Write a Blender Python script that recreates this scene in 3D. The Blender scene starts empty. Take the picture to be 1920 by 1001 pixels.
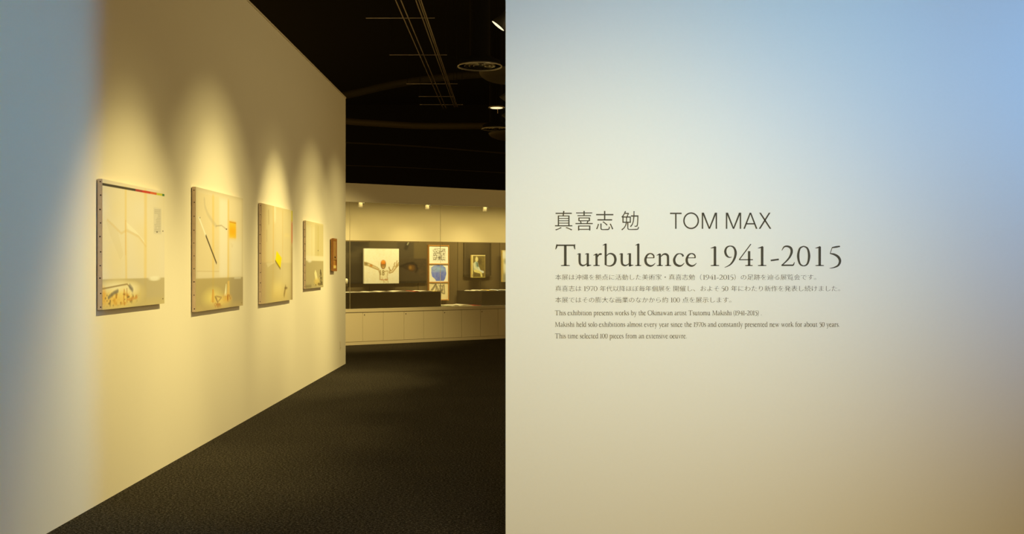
import bpy, bmesh, math, random
import numpy as np
from mathutils import Vector, noise
from mathutils.geometry import tessellate_polygon

random.seed(4)
S = bpy.context.scene
C = S.collection
F = 2000.0            # focal length in pixels of the 1920-wide frame
EYE = 1.45            # eye height

# ------------------------------------------------------------------ camera
cam = bpy.data.cameras.new('camera')
cam.sensor_width = 36.0
cam.lens = 36.0 * F / 1920.0
cam.clip_start = 0.05
co = bpy.data.objects.new('camera', cam)
C.objects.link(co)
co.location = (0, 0, EYE)
co.rotation_euler = (math.pi / 2, 0, 0)
S.camera = co

# ------------------------------------------------------------------ world and exposure
w = bpy.data.worlds.new('warm_fill_world')
S.world = w
w.use_nodes = True
w.node_tree.nodes['Background'].inputs[0].default_value = (1.0, 0.58, 0.13, 1)
w.node_tree.nodes['Background'].inputs[1].default_value = 0.58  # even warm background added as ambient fill for the walls
S.view_settings.view_transform = 'Standard'
S.view_settings.look = 'None'
S.view_settings.gamma = 1.0
S.view_settings.exposure = 0.0
S.view_settings.use_curve_mapping = False
S.cycles.max_bounces = 8
S.cycles.diffuse_bounces = 4
S.cycles.sample_clamp_indirect = 4

WARM = (1.0, 0.79, 0.29)
WARM2 = (1.0, 0.80, 0.46)
DAY = (0.11, 0.47, 1.0)


def aim(o, loc, tgt):
    o.location = loc
    o.rotation_euler = (Vector(tgt) - Vector(loc)).to_track_quat('-Z', 'Y').to_euler()


def area(name, loc, tgt, sx, sy, power, col, spread=math.pi):
    l = bpy.data.lights.new(name, 'AREA')
    l.shape = 'RECTANGLE'
    l.size = sx
    l.size_y = sy
    l.energy = power
    l.color = col
    l.spread = spread
    o = bpy.data.objects.new(name, l)
    C.objects.link(o)
    aim(o, loc, tgt)
    return o


def spot(name, loc, tgt, deg, blend, power, col, rad=0.03):
    l = bpy.data.lights.new(name, 'SPOT')
    l.spot_size = math.radians(deg)
    l.spot_blend = blend
    l.energy = power
    l.color = col
    l.shadow_soft_size = rad
    o = bpy.data.objects.new(name, l)
    C.objects.link(o)
    aim(o, loc, tgt)
    return o


# daylight from lobby windows to the right of the camera
area('daylight_high_window', (4.6, 2.4, 3.0), (2.2, 5.0, 2.5), 1.0, 1.0, 7, DAY, math.radians(65))
area('daylight_window', (4.8, 2.0, 2.4), (2.5, 5.0, 2.3), 0.8, 0.8, 10, DAY, math.radians(55))
area('daylight_left_wall', (3.9, 2.7, 2.9), (-2.5, 5.6, 2.3), 0.5, 2.4, 18, (0.03, 0.53, 0.95), math.radians(60))  # unseen area light added to bring window daylight onto the left wall
area('skylight', (0.9, 3.4, 4.5), (0.9, 5.0, 2.6), 2.4, 0.6, 3, (0.12, 0.32, 1.0))
# warm lobby spots washing the title wall; the centre one is added fill
spot('title_wall_lamp', (0.2, 1.8, 2.8), (0.1, 5.0, 0.9), 72, 1.0, 132, (0.88, 0.82, 0.69), 0.15)
spot('title_wall_wide_lamp', (0.9, 2.2, 2.6), (0.55, 5.0, 0.7), 90, 1.0, 88, (1.0, 0.85, 0.40), 0.15)
spot('title_wall_low_lamp', (0.4, 2.2, 2.4), (0.3, 5.0, 0.4), 80, 1.0, 88, (1.0, 0.86, 0.34), 0.15)
spot('title_wall_centre_fill', (1.1, 1.5, 3.4), (0.95, 5.0, 1.3), 66, 1.0, 80, (1.0, 0.85, 0.56), 0.15)

# ------------------------------------------------------------------ helpers


def lin(r, g, b):
    def f(c):
        c /= 255.0
        return c / 12.92 if c <= 0.04045 else ((c + 0.055) / 1.055) ** 2.4
    return (f(r), f(g), f(b), 1.0)


def mat(name, col, rough=0.6, metal=0.0, nscale=0, namt=0.0, bump=0.0, emit=None, estr=0.0, spec=0.5, bdist=0.002):
    m = bpy.data.materials.new(name)
    m.use_nodes = True
    nt = m.node_tree
    b = nt.nodes['Principled BSDF']
    b.inputs['Base Color'].default_value = (col[0], col[1], col[2], 1)
    b.inputs['Roughness'].default_value = rough
    b.inputs['Metallic'].default_value = metal
    b.inputs['Specular IOR Level'].default_value = spec
    if emit:
        b.inputs['Emission Color'].default_value = (emit[0], emit[1], emit[2], 1)
        b.inputs['Emission Strength'].default_value = estr
    if nscale:
        tc = nt.nodes.new('ShaderNodeTexCoord')
        n = nt.nodes.new('ShaderNodeTexNoise')
        n.inputs['Scale'].default_value = nscale
        n.inputs['Detail'].default_value = 5
        nt.links.new(tc.outputs['Object'], n.inputs['Vector'])
        if namt:
            mx = nt.nodes.new('ShaderNodeMix')
            mx.data_type = 'RGBA'
            mx.inputs[6].default_value = tuple(c * (1 - namt) for c in col[:3]) + (1,)
            mx.inputs[7].default_value = tuple(min(1, c * (1 + namt)) for c in col[:3]) + (1,)
            nt.links.new(n.outputs['Fac'], mx.inputs[0])
            nt.links.new(mx.outputs[2], b.inputs['Base Color'])
        if bump:
            bp = nt.nodes.new('ShaderNodeBump')
            bp.inputs['Strength'].default_value = bump
            bp.inputs['Distance'].default_value = bdist
            nt.links.new(n.outputs['Fac'], bp.inputs['Height'])
            nt.links.new(bp.outputs[0], b.inputs['Normal'])
    return m


def new(name, me, m, parent=None):
    o = bpy.data.objects.new(name, me)
    if m is not None:
        me.materials.append(m)
    C.objects.link(o)
    if parent is not None:
        o.parent = parent
    return o


def thing(name, label, cat, loc=(0, 0, 0), rz=0.0, group=None):
    o = bpy.data.objects.new(name, None)
    o.empty_display_size = 0.1
    C.objects.link(o)
    o.location = loc
    o.rotation_euler = (0, 0, rz)
    o['label'] = label
    o['category'] = cat
    if group:
        o['group'] = group
    return o


def tag(o, label, cat, group=None):
    o['label'] = label
    o['category'] = cat
    if group:
        o['group'] = group
    return o


def struct(o):
    o['kind'] = 'structure'
    return o


def pydata(name, v, f, m, parent=None, smooth=False):
    me = bpy.data.meshes.new(name)
    me.from_pydata(v, [], f)
    me.validate()
    if smooth:
        me.polygons.foreach_set('use_smooth', [True] * len(me.polygons))
    me.update()
    return new(name, me, m, parent)


class MB:
    """collects simple shapes into one mesh"""
    def __init__(s):
        s.v = []
        s.f = []

    def box(s, x0, x1, y0, y1, z0, z1):
        n = len(s.v)
        s.v += [(x, y, z) for z in (z0, z1) for (x, y) in ((x0, y0), (x1, y0), (x1, y1), (x0, y1))]
        s.f += [tuple(n + i for i in q) for q in ((0, 3, 2, 1), (4, 5, 6, 7), (0, 1, 5, 4), (1, 2, 6, 5), (2, 3, 7, 6), (3, 0, 4, 7))]
        return s

    def prism(s, pts, z0, z1):
        n = len(s.v)
        k = len(pts)
        s.v += [(p[0], p[1], z0) for p in pts] + [(p[0], p[1], z1) for p in pts]
        s.f += [tuple(n + i for i in reversed(range(k))), tuple(n + k + i for i in range(k))]
        s.f += [(n + i, n + (i + 1) % k, n + k + (i + 1) % k, n + k + i) for i in range(k)]
        return s

    def tube(s, pts, r, seg=10, cap=True):
        pts = [Vector(p) for p in pts]
        rs = r if isinstance(r, (list, tuple)) else [r] * len(pts)
        n0 = len(s.v)
        for i, p in enumerate(pts):
            d = (pts[min(i + 1, len(pts) - 1)] - pts[max(i - 1, 0)]).normalized()
            a = Vector((0, 0, 1)) if abs(d.z) < 0.9 else Vector((1, 0, 0))
            u = d.cross(a).normalized()
            v = d.cross(u)
            for k in range(seg):
                t = 2 * math.pi * k / seg
                s.v.append(tuple(p + (u * math.cos(t) + v * math.sin(t)) * rs[i]))
        for i in range(len(pts) - 1):
            for k in range(seg):
                a0 = n0 + i * seg + k
                a1 = n0 + i * seg + (k + 1) % seg
                s.f.append((a0, a1, a1 + seg, a0 + seg))
        if cap:
            s.f.append(tuple(n0 + k for k in reversed(range(seg))))
            e = n0 + (len(pts) - 1) * seg
            s.f.append(tuple(e + k for k in range(seg)))
        return s

    def lathe(s, prof, seg=40, loc=(0, 0, 0)):
        n0 = len(s.v)
        for (r, z) in prof:
            for k in range(seg):
                t = 2 * math.pi * k / seg
                s.v.append((loc[0] + r * math.cos(t), loc[1] + r * math.sin(t), loc[2] + z))
        for i in range(len(prof) - 1):
            for k in range(seg):
                a0 = n0 + i * seg + k
                a1 = n0 + i * seg + (k + 1) % seg
                s.f.append((a0, a1, a1 + seg, a0 + seg))
        return s

    def build(s, name, m, parent=None, smooth=False, bevel=0.0):
        o = pydata(name, s.v, s.f, m, parent, smooth)
        if bevel:
            bm = bmesh.new()
            bm.from_mesh(o.data)
            bmesh.ops.bevel(bm, geom=bm.edges[:], offset=bevel, segments=2, affect='EDGES', profile=0.6)
            bm.to_mesh(o.data)
            bm.free()
        return o


# ------------------------------------------------------------------ materials
M = {}
M['wall'] = mat('painted_wall', (0.80, 0.785, 0.73), 0.75, nscale=60, namt=0.012, bump=0.12, spec=0.25)
M['walltop'] = mat('wall_cap_paint', (0.72, 0.66, 0.55), 0.5)
M['black'] = mat('black_ceiling_paint', (0.010, 0.009, 0.008), 0.9, spec=0.1)
M['duct'] = mat('dark_duct_paint', (0.16, 0.14, 0.10), 0.6)
M['rail'] = mat('dull_steel_rail', (0.50, 0.40, 0.32), 0.3, 0.9)
M['rim'] = mat('diffuser_metal', (0.62, 0.58, 0.50), 0.3, 0.7)
M['rim2'] = mat('dark_diffuser_metal', (0.20, 0.18, 0.14), 0.25, 0.9)
M['lampbody'] = mat('black_lamp_body', (0.03, 0.028, 0.025), 0.5)
M['lamplit'] = mat('lit_lamp_face', (0.9, 0.85, 0.7), 0.5, emit=(1.0, 0.90, 0.62), estr=1.1)
M['shade'] = mat('white_spot_enamel', (0.40, 0.36, 0.28), 0.45)
M['cab'] = mat('cabinet_laminate', (0.64, 0.59, 0.46), 0.5, nscale=40, namt=0.015)
M['ledge'] = mat('ledge_paint', (0.60, 0.55, 0.43), 0.5)
M['gap'] = mat('shadow_gap', (0.10, 0.085, 0.06), 0.9)
M['lock'] = mat('dark_lock', (0.03, 0.025, 0.02), 0.4, 0.6)
M['felt'] = mat('brown_cloth_panel', (0.125, 0.096, 0.052), 0.95, nscale=90, namt=0.07, spec=0.1)
M['felt2'] = mat('brown_cloth_panel_lighter', (0.140, 0.108, 0.058), 0.95, nscale=90, namt=0.07, spec=0.1)
M['backwall'] = mat('case_wall_cream', (0.56, 0.50, 0.36), 0.8)
M['plinth'] = mat('dark_plinth_paint', (0.046, 0.035, 0.018), 0.8, spec=0.2)
M['paper'] = mat('white_paper', (0.85, 0.82, 0.72), 0.7)
M['paper2'] = mat('yellow_paper', (0.80, 0.62, 0.22), 0.7)
M['paper3'] = mat('red_paper', (0.50, 0.07, 0.04), 0.7)
M['paper4'] = mat('bluish_paper', (0.62, 0.70, 0.85), 0.7)
M['paper5'] = mat('green_paper', (0.45, 0.50, 0.25), 0.7)
M['wood'] = mat('honey_wood', (0.50, 0.25, 0.06), 0.5, nscale=30, namt=0.2)
M['side'] = mat('canvas_tacking_margin', (0.80, 0.64, 0.50), 0.85, nscale=35, namt=0.10)
M['backing'] = mat('dark_green_backing', (0.035, 0.05, 0.03), 0.8)
M['tack'] = mat('rusty_tack', (0.05, 0.022, 0.012), 0.5, 0.4)
M['ink'] = mat('dark_olive_vinyl', (0.072, 0.063, 0.045), 0.7, spec=0.15)
M['ink2'] = mat('small_olive_vinyl', (0.072, 0.058, 0.036), 0.7, spec=0.15)
M['plate'] = mat('ivory_switch_plate', (0.82, 0.78, 0.68), 0.4)
M['dark'] = mat('black_plastic', (0.02, 0.018, 0.015), 0.5)


def carpet_mat():
    m = bpy.data.materials.new('loop_carpet')
    m.use_nodes = True
    nt = m.node_tree
    b = nt.nodes['Principled BSDF']
    b.inputs['Roughness'].default_value = 0.95
    b.inputs['Specular IOR Level'].default_value = 0.08
    tc = nt.nodes.new('ShaderNodeTexCoord')
    def nz(scale, det):
        n = nt.nodes.new('ShaderNodeTexNoise')
        n.inputs['Scale'].default_value = scale
        n.inputs['Detail'].default_value = det
        nt.links.new(tc.outputs['Object'], n.inputs['Vector'])
        return n
    n1 = nz(66, 5)
    n2 = nz(150, 3)
    n3 = nz(1.6, 3)
    add = nt.nodes.new('ShaderNodeMath')
    add.operation = 'ADD'
    nt.links.new(n1.outputs['Fac'], add.inputs[0])
    nt.links.new(n2.outputs['Fac'], add.inputs[1])
    cr = nt.nodes.new('ShaderNodeValToRGB')
    half = nt.nodes.new('ShaderNodeMath')
    half.operation = 'MULTIPLY'
    half.inputs[1].default_value = 0.5
    nt.links.new(add.outputs[0], half.inputs[0])
    nt.links.new(half.outputs[0], cr.inputs[0])
    e = cr.color_ramp.elements
    e[0].position = 0.42
    e[0].color = (0.007, 0.006, 0.005, 1)
    e[1].position = 0.59
    e[1].color = (0.120, 0.102, 0.080, 1)
    mid = cr.color_ramp.elements.new(0.51)
    mid.color = (0.026, 0.022, 0.016, 1)
    mx = nt.nodes.new('ShaderNodeMix')
    mx.data_type = 'RGBA'
    mx.blend_type = 'MULTIPLY'
    mx.inputs[0].default_value = 1.0
    r2 = nt.nodes.new('ShaderNodeValToRGB')
    r2.color_ramp.elements[0].color = (0.86, 0.86, 0.86, 1)
    r2.color_ramp.elements[0].position = 0.3
    r2.color_ramp.elements[1].position = 0.7
    nt.links.new(n3.outputs['Fac'], r2.inputs[0])
    nt.links.new(cr.outputs[0], mx.inputs[6])
    nt.links.new(r2.outputs[0], mx.inputs[7])
    nt.links.new(mx.outputs[2], b.inputs['Base Color'])
    bp = nt.nodes.new('ShaderNodeBump')
    bp.inputs['Strength'].default_value = 0.8
    bp.inputs['Distance'].default_value = 0.006
    nt.links.new(half.outputs[0], bp.inputs['Height'])
    nt.links.new(bp.outputs[0], b.inputs['Normal'])
    return m


def title_wall_mat():
    """cream paint with a few faint scuffs low down"""
    m = mat('title_wall_paint', (0.80, 0.785, 0.73), 0.75, nscale=60, namt=0.012, bump=0.12, spec=0.25)
    return m


def glass_mat():
    m = bpy.data.materials.new('case_glass')
    m.use_nodes = True
    nt = m.node_tree
    nt.nodes.clear()
    out = nt.nodes.new('ShaderNodeOutputMaterial')
    mx = nt.nodes.new('ShaderNodeMixShader')
    fr = nt.nodes.new('ShaderNodeFresnel')
    fr.inputs['IOR'].default_value = 1.45
    tr = nt.nodes.new('ShaderNodeBsdfTransparent')
    tr.inputs['Color'].default_value = (0.97, 0.98, 0.96, 1)
    gl = nt.nodes.new('ShaderNodeBsdfGlossy')
    gl.inputs['Roughness'].default_value = 0.0
    nt.links.new(fr.outputs[0], mx.inputs[0])
    nt.links.new(tr.outputs[0], mx.inputs[1])
    nt.links.new(gl.outputs[0], mx.inputs[2])
    nt.links.new(mx.outputs[0], out.inputs[0])
    return m


def vcol_mat(name, rough=0.6, spec=0.3):
    m = bpy.data.materials.new(name)
    m.use_nodes = True
    nt = m.node_tree
    b = nt.nodes['Principled BSDF']
    b.inputs['Roughness'].default_value = rough
    b.inputs['Specular IOR Level'].default_value = spec
    a = nt.nodes.new('ShaderNodeVertexColor')
    a.layer_name = 'paint'
    nt.links.new(a.outputs['Color'], b.inputs['Base Color'])
    return m


M['carpet'] = carpet_mat()
M['titlewall'] = title_wall_mat()
M['glass'] = glass_mat()
M['paint'] = vcol_mat('oil_paint')

# ------------------------------------------------------------------ structure
LA = 2.552          # left wall: X = 0.0035*Y - LA


def LW(y, d=0.0):
    return 0.0035 * y - LA + d


LZ1 = 16.0
LH = 3.994
struct(MB().box(-9, 9, -3, 34, -0.1, 0).build('floor', M['carpet']))
struct(MB().box(-9, 9, -3, 34, 6.6, 6.7).build('ceiling', M['black']))
pts = [(LW(2.0), 2.0), (LW(LZ1), LZ1), (LW(LZ1, -0.3), LZ1), (LW(2.0, -0.3), 2.0)]
struct(MB().prism(pts, 0, LH - 0.018).build('wall_left', M['wall']))
pts = [(LW(2.0, 0.008), 2.0), (LW(LZ1, 0.008), LZ1 + 0.012), (LW(LZ1, -0.3), LZ1 + 0.012), (LW(2.0, -0.3), 2.0)]
struct(MB().prism(pts, LH - 0.018, LH).build('trim_1', M['walltop']))
ZR = 5.0
XR = (948 - 960) / F * ZR
struct(MB().box(XR, 6.0, ZR, ZR + 0.35, 0, 4.6).build('wall_right', M['titlewall']))
struct(MB().box(-9, 9, 33.8, 34, 0, 6.6).build('wall_rear', M['black']))

# ------------------------------------------------------------------ case frame of reference
OX, OY = (648 - 960) / F * 19.7, 19.7
EX, EY = (948 - 960) / F * 21.67, 21.67
_l = math.hypot(EX - OX, EY - OY)
UX, UY = (EX - OX) / _l, (EY - OY) / _l      # along the case
VX, VY = -UY, UX                              # into the case
RZ = math.atan2(UY, UX)


def ray_case(px, py, d):
    """photograph pixel -> (s, h) on the plane at depth d inside the case"""
    k = (px - 960) / F
    # (k*y, y) = O + s*U + d*V
    ax, ay = OX + d * VX, OY + d * VY
    # k*(ay + s*UY) = ax + s*UX
    s = (k * ay - ax) / (UX - k * UY)
    y = ay + s * UY
    return s, EYE + (500.5 - py) / F * y


def case_thing(name, label, cat, s, d, h, group=None):
    return thing(name, label, cat, (OX + s * UX + d * VX, OY + s * UY + d * VY, h), RZ, group)


def S_(px, d=0.0):
    return ray_case(px, 500, d)[0]


H_COUNTER = ray_case(800, 575.9, 0)[1]
H_DOORTOP = ray_case(800, 582.2, 0)[1]
H_SOFFIT = ray_case(648, 377.8, 0)[1]
H_TOP = ray_case(648, 342.9, 0)[1]
SA, SB = -2.4, 7.6        # the run goes on behind both walls
D = 1.2                   # depth of the case

struct(MB().box(SA, SB, 0.006, D + 0.1, 0, 0.0605).build('baseboard_rear', M['ledge']))
o = bpy.data.objects['baseboard_rear']
o.location = (OX, OY, 0)
o.rotation_euler = (0, 0, RZ)


def caseobj(mb, name, m, parent=None, bevel=0):
    return mb.build(name, m, parent, bevel=bevel)


case = case_thing('display_case', 'long built-in glass-fronted display case with cream header above white cabinets', 'display case', 0, 0, 0)
caseobj(MB().box(SA, SB, -0.012, D + 0.1, H_DOORTOP + 0.002, H_COUNTER), 'sill_ledge', M['ledge'], case, 0.003)
caseobj(MB().box(SA, SB, -0.02, 0.10, H_SOFFIT, H_TOP), 'header_fascia', M['wall'], case)
caseobj(MB().box(SA, SB, 0.10, D + 0.1, H_TOP - 0.06, H_TOP), 'case_roof', M['wall'], case)
HB = ray_case(800, 452.8, D)[1]
caseobj(MB().box(SA, SB, D, D + 0.1, H_COUNTER, H_TOP - 0.06), 'back_wall', M['backwall'], case)
# cloth panels
seams = [560, 600, 648, 692.7, 740, 784, 829, 858, 901, 937, 975, 1010, 1050, 1090]
ss = [S_(p, D - 0.05) for p in seams]
ss = [SA] + ss + [SB]
for i in range(len(ss) - 1):
    dd = 0.0 if i % 2 else 0.004
    caseobj(MB().box(ss[i] + 0.004, ss[i + 1] - 0.004, D - 0.05 - dd, D - 0.001, H_COUNTER + 0.001, HB), 'cloth_panel', M['felt'] if i % 2 else M['felt2'], case, 0.002)
# glass panes with joints at px 657 and 827
w0 = S_(827) - S_(657)
j = S_(657) - w0
while j < SB - 0.1:
    a, b = max(j, SA), min(j + w0, SB)
    if b - a > 0.2:
        caseobj(MB().box(a + 0.003, b - 0.003, 0.02, 0.03, H_COUNTER, H_SOFFIT), 'glass_pane', M['glass'], case)
        caseobj(MB().box(b - 0.0015, b + 0.0015, 0.019, 0.031, H_COUNTER, H_SOFFIT), 'pane_joint', M['backwall'], case)
    j += w0

# cabinets, two doors each
def cabinet(s0, s1, s2, label):
    t = case_thing('base_cabinet', label, 'cabinet', s0, 0, 0, 'white base cabinets under the display case')
    W1, W2 = s1 - s0, s2 - s0
    caseobj(MB().box(0.002, W2 - 0.002, 0.022, D, 0.062, H_DOORTOP), 'carcass', M['gap'], t)
    for a, b, lk in ((0, W1, False), (W1, W2, True)):
        d = caseobj(MB().box(a + 0.0028, b - 0.0028, 0, 0.02, 0.0625, H_DOORTOP - 0.004), 'door', M['cab'], t, 0.0015)
        if lk:
            caseobj(MB().tube([(a + 0.035, -0.006, H_DOORTOP - 0.05), (a + 0.035, 0.002, H_DOORTOP - 0.05)], 0.009, 12), 'lock', M['lock'], d)


sp = [S_(p) for p in (719.1, 757.8, 794.3, 830.6, 865.7, 900.8, 934)]
p2 = sp[2] - sp[0]
cabs = [(sp[0] - p2, sp[0] - p2 / 2, sp[0], 'leftmost visible white two-door base cabinet, beside the end of the left wall'),
        (sp[0], sp[1], sp[2], 'second white two-door base cabinet from the left, below the black plinth'),
        (sp[2], sp[3], sp[4], 'third white two-door base cabinet from the left, below the coloured sheets'),
        (sp[4], sp[5], sp[6], 'fourth white two-door base cabinet from the left, below the dark stepped plinth'),
        (sp[6], sp[6] + p2 / 2, sp[6] + p2, 'fifth white two-door base cabinet, partly cut off by the title wall edge')]
for c in cabs:
    cabinet(*c)
for k in range(-2, -0):
    a = sp[0] - p2 + k * p2
    o = MB().box(a, a + p2 - 0.005, 0, D, 0.062, H_DOORTOP)
    x = o.build('trim_2', M['cab'])
    x.location = (OX, OY, 0)
    x.rotation_euler = (0, 0, RZ)
    struct(x)
x = MB().box(sp[6] + p2, SB, 0, D, 0.062, H_DOORTOP).build('trim_3', M['cab'])
x.location = (OX, OY, 0)
x.rotation_euler = (0, 0, RZ)
struct(x)

# spots inside the case
for px, lb in ((676, 'small white cylindrical spotlight at the left under the case header'),
               (801, 'small white cylindrical spotlight at the middle under the case header'),
               (909, 'small white cylindrical spotlight at the right under the case header')):
    dsp = 0.34
    s, h = ray_case(px, 383 if px < 700 else (387 if px < 850 else 391), dsp)
    t = case_thing('case_spotlight', lb, 'spotlight', s, dsp, h, 'white spotlights inside the display case')
    b = MB().lathe([(0.0, 0.075), (0.030, 0.075), (0.034, 0.070), (0.042, -0.055), (0.040, -0.060), (0.036, -0.055), (0.030, -0.02), (0.0, -0.015)], 24)
    o = b.build('lamp_shade', M['shade'], t, smooth=True)
    o.rotation_euler = (math.radians(8), 0, 0)
    MB().tube([(0.035, 0, 0.02), (0.075, 0, 0.02)], 0.014, 10).build('knuckle', M['dark'], t)
    MB().tube([(0.07, 0, 0.0), (0.07, 0, H_TOP - 0.061 - h)], 0.008, 8).build('stem', M['shade'], t)
    gx = OX + s * UX + dsp * VX
    gy = OY + s * UY + dsp * VY
    spot('case_lamp_light', (gx, gy, h - 0.062), (gx + VX * 0.75, gy + VY * 0.75, h - 1.45), 100, 1.0, 52, (1.0, 0.78, 0.33), 0.05)

# ------------------------------------------------------------------ painter: colours on a vertex grid


WB = np.array((1.16, 1.0, 0.56))     # colour of the gallery light that the paints are seen under


def pigment(col):
    return np.clip(np.array(lin(*col)[:3]) / WB, 0.004, 0.88)


class Canvas:
    def __init__(s, nu, nv, project, W, Hh):
        """project(px,py)->(u,v) in 0..1, v up"""
        s.nu, s.nv = nu, nv
        s.P = project
        s.W, s.H = W, Hh
        s.U, s.V = np.meshgrid(np.linspace(0, 1, nu), np.linspace(0, 1, nv))
        s.c = np.zeros((nv, nu, 3))
        s.rng = np.random.default_rng(7)

    def fill(s, col):
        s.c[:] = pigment(col)

    def blend(s, mask, col):
        mask = np.clip(mask, 0, 1)[..., None]
        s.c = s.c * (1 - mask) + pigment(col) * mask

    def nz(s, k, seed=0):
        """smooth noise 0..1 with about k cells across"""
        r = np.random.default_rng(seed)
        g = r.random((k + 2, k + 2))
        x = s.U * k
        y = s.V * k
        xi = np.minimum(x.astype(int), k)
        yi = np.minimum(y.astype(int), k)
        fx = x - xi
        fy = y - yi
        fx = fx * fx * (3 - 2 * fx)
        fy = fy * fy * (3 - 2 * fy)
        return (g[yi, xi] * (1 - fx) + g[yi, xi + 1] * fx) * (1 - fy) + (g[yi + 1, xi] * (1 - fx) + g[yi + 1, xi + 1] * fx) * fy

    def rectuv(s, u0, u1, v0, v1, soft=0.004):
        f = lambda t: 1 / (1 + np.exp(-np.clip(t / soft, -40, 40)))
        return f(s.U - u0) * f(u1 - s.U) * f(s.V - v0) * f(v1 - s.V)

    def rect(s, x0, y0, x1, y1, soft=0.004):
        a = s.P(x0, (y0 + y1) / 2)
        b = s.P(x1, (y0 + y1) / 2)
        v1 = s.P((x0 + x1) / 2, y0)[1]
        v0 = s.P((x0 + x1) / 2, y1)[1]
        return s.rectuv(a[0], b[0], v0, v1, soft)

    def blob(s, x, y, rx, ry, soft=0.5):
        u, v = s.P(x, y)
        ru = abs(s.P(x + rx, y)[0] - s.P(x - rx, y)[0]) / 2
        rv = abs(s.P(x, y + ry)[1] - s.P(x, y - ry)[1]) / 2
        d = np.sqrt(((s.U - u) / ru) ** 2 + ((s.V - v) / rv) ** 2)
        return np.clip((1 + soft - d) / (2 * soft), 0, 1)

    def line(s, pts, wid):
        """wid in metres"""
        q = [s.P(*p) for p in pts]
        best = np.full(s.U.shape, 9.0)
        for (u0, v0), (u1, v1) in zip(q[:-1], q[1:]):
            ax, ay, bx, by = u0 * s.W, v0 * s.H, u1 * s.W, v1 * s.H
            px, py = s.U * s.W, s.V * s.H
            L2 = (bx - ax) ** 2 + (by - ay) ** 2 + 1e-12
            t = np.clip(((px - ax) * (bx - ax) + (py - ay) * (by - ay)) / L2, 0, 1)
            best = np.minimum(best, np.hypot(px - ax - t * (bx - ax), py - ay - t * (by - ay)))
        return np.clip(1.5 - best / wid, 0, 1)

    def poly(s, pts):
        q = [s.P(*p) for p in pts]
        ins = np.zeros(s.U.shape, bool)
        n = len(q)
        for i in range(n):
            x0, y0 = q[i]
            x1, y1 = q[(i + 1) % n]
            if abs(y1 - y0) < 1e-9:
                continue
            c = ((y0 > s.V) != (y1 > s.V)) & (s.U < (x1 - x0) * (s.V - y0) / (y1 - y0) + x0)
            ins ^= c
        return ins.astype(float)

    def mesh(s, name, parent, M_=None, rough_edge=0.0):
        """front lies in the local XZ plane, facing -Y, origin at lower left"""
        nu, nv = s.nu, s.nv
        X = s.U * s.W
        Z = s.V * s.H
        v = np.stack([X, np.zeros_like(X), Z], -1).reshape(-1, 3)
        idx = np.arange(nu * nv).reshape(nv, nu)
        f = np.stack([idx[:-1, :-1], idx[:-1, 1:], idx[1:, 1:], idx[1:, :-1]], -1).reshape(-1, 4)
        me = bpy.data.meshes.new(name)
        me.vertices.add(len(v))
        me.vertices.foreach_set('co', v.ravel())
        me.loops.add(f.size)
        me.loops.foreach_set('vertex_index', f.ravel())
        me.polygons.add(len(f))
        me.polygons.foreach_set('loop_start', np.arange(0, f.size, 4))
        me.update()
        at = me.color_attributes.new('paint', 'FLOAT_COLOR', 'POINT')
        c4 = np.ones((nu * nv, 4), np.float32)
        c4[:, :3] = np.clip(s.c.reshape(-1, 3), 0, 1)
        at.data.foreach_set('color', c4.ravel())
        me.validate()
        return new(name, me, M['paint'], parent)


# ------------------------------------------------------------------ stretched canvases on the left wall
WANG = math.atan2(1, 0.0035)       # direction of the wall
DEP = 0.036


def wall_canvas(name, label, x0, x1, ytop, ybot, ytc, group, ntack, backing=True):
    """x0,x1: photograph columns of the front's left and right edge"""
    def yz(px):
        return (LA - DEP) / (0.0035 - (px - 960) / F)
    za, zb = yz(x0), yz(x1)
    htop = EYE + (500.5 - ytop) / F * za
    hbot = EYE + (500.5 - ybot) / F * za
    W, Hh = zb - za, htop - hbot

    def P(px, py):
        z = yz(px)
        return (z - za) / W, (EYE + (500.5 - py) / F * z - hbot) / Hh
    t = thing(name, label, 'painting', (LW(za, DEP), za, hbot), WANG, group)
    # local x runs along the wall away from the camera, local -y points into the room
    b = MB().box(0.0, W, 0.0008, DEP - 0.006, 0.0, Hh).build('stretched_canvas', M['side'], t, bevel=0.0)
    MB().box(0.012, W - 0.012, DEP - 0.006, DEP, 0.012, Hh - 0.012).build('backing_frame', M['backing'], t)
    hs = []
    for k in range(ntack):
        z = Hh * (0.025 + 0.95 * k / (ntack - 1)) + random.uniform(-.006, .006)
        y = 0.013 + random.uniform(-.003, .003)
        r = random.uniform(0.0038, 0.0052)
        MB().lathe([(0, 0.0022), (r * .6, 0.002), (r, 0.0005), (r, -0.001)], 10).build('tack', M['tack'], t, smooth=True)
        k_ = t.children[-1] if t.children else None
        ob = bpy.data.objects[-1] if False else None
        hs.append((y, z))
    tacks = [c for c in C.objects if c.parent is t and c.name.startswith('tack')]
    for o, (y, z) in zip(tacks, hs):
        o.location = (-0.0005, y, z)
        o.rotation_euler = (0, -math.pi / 2, 0)
    return t, P, W, Hh


def paint_base(cv, top=(238, 224, 184), low=(176, 160, 118), ylow=520, xm=None):
    cv.fill(top)
    n = cv.nz(6, 1)
    cv.blend((n - .5) * .25, (214, 196, 140))
    return n


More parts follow.
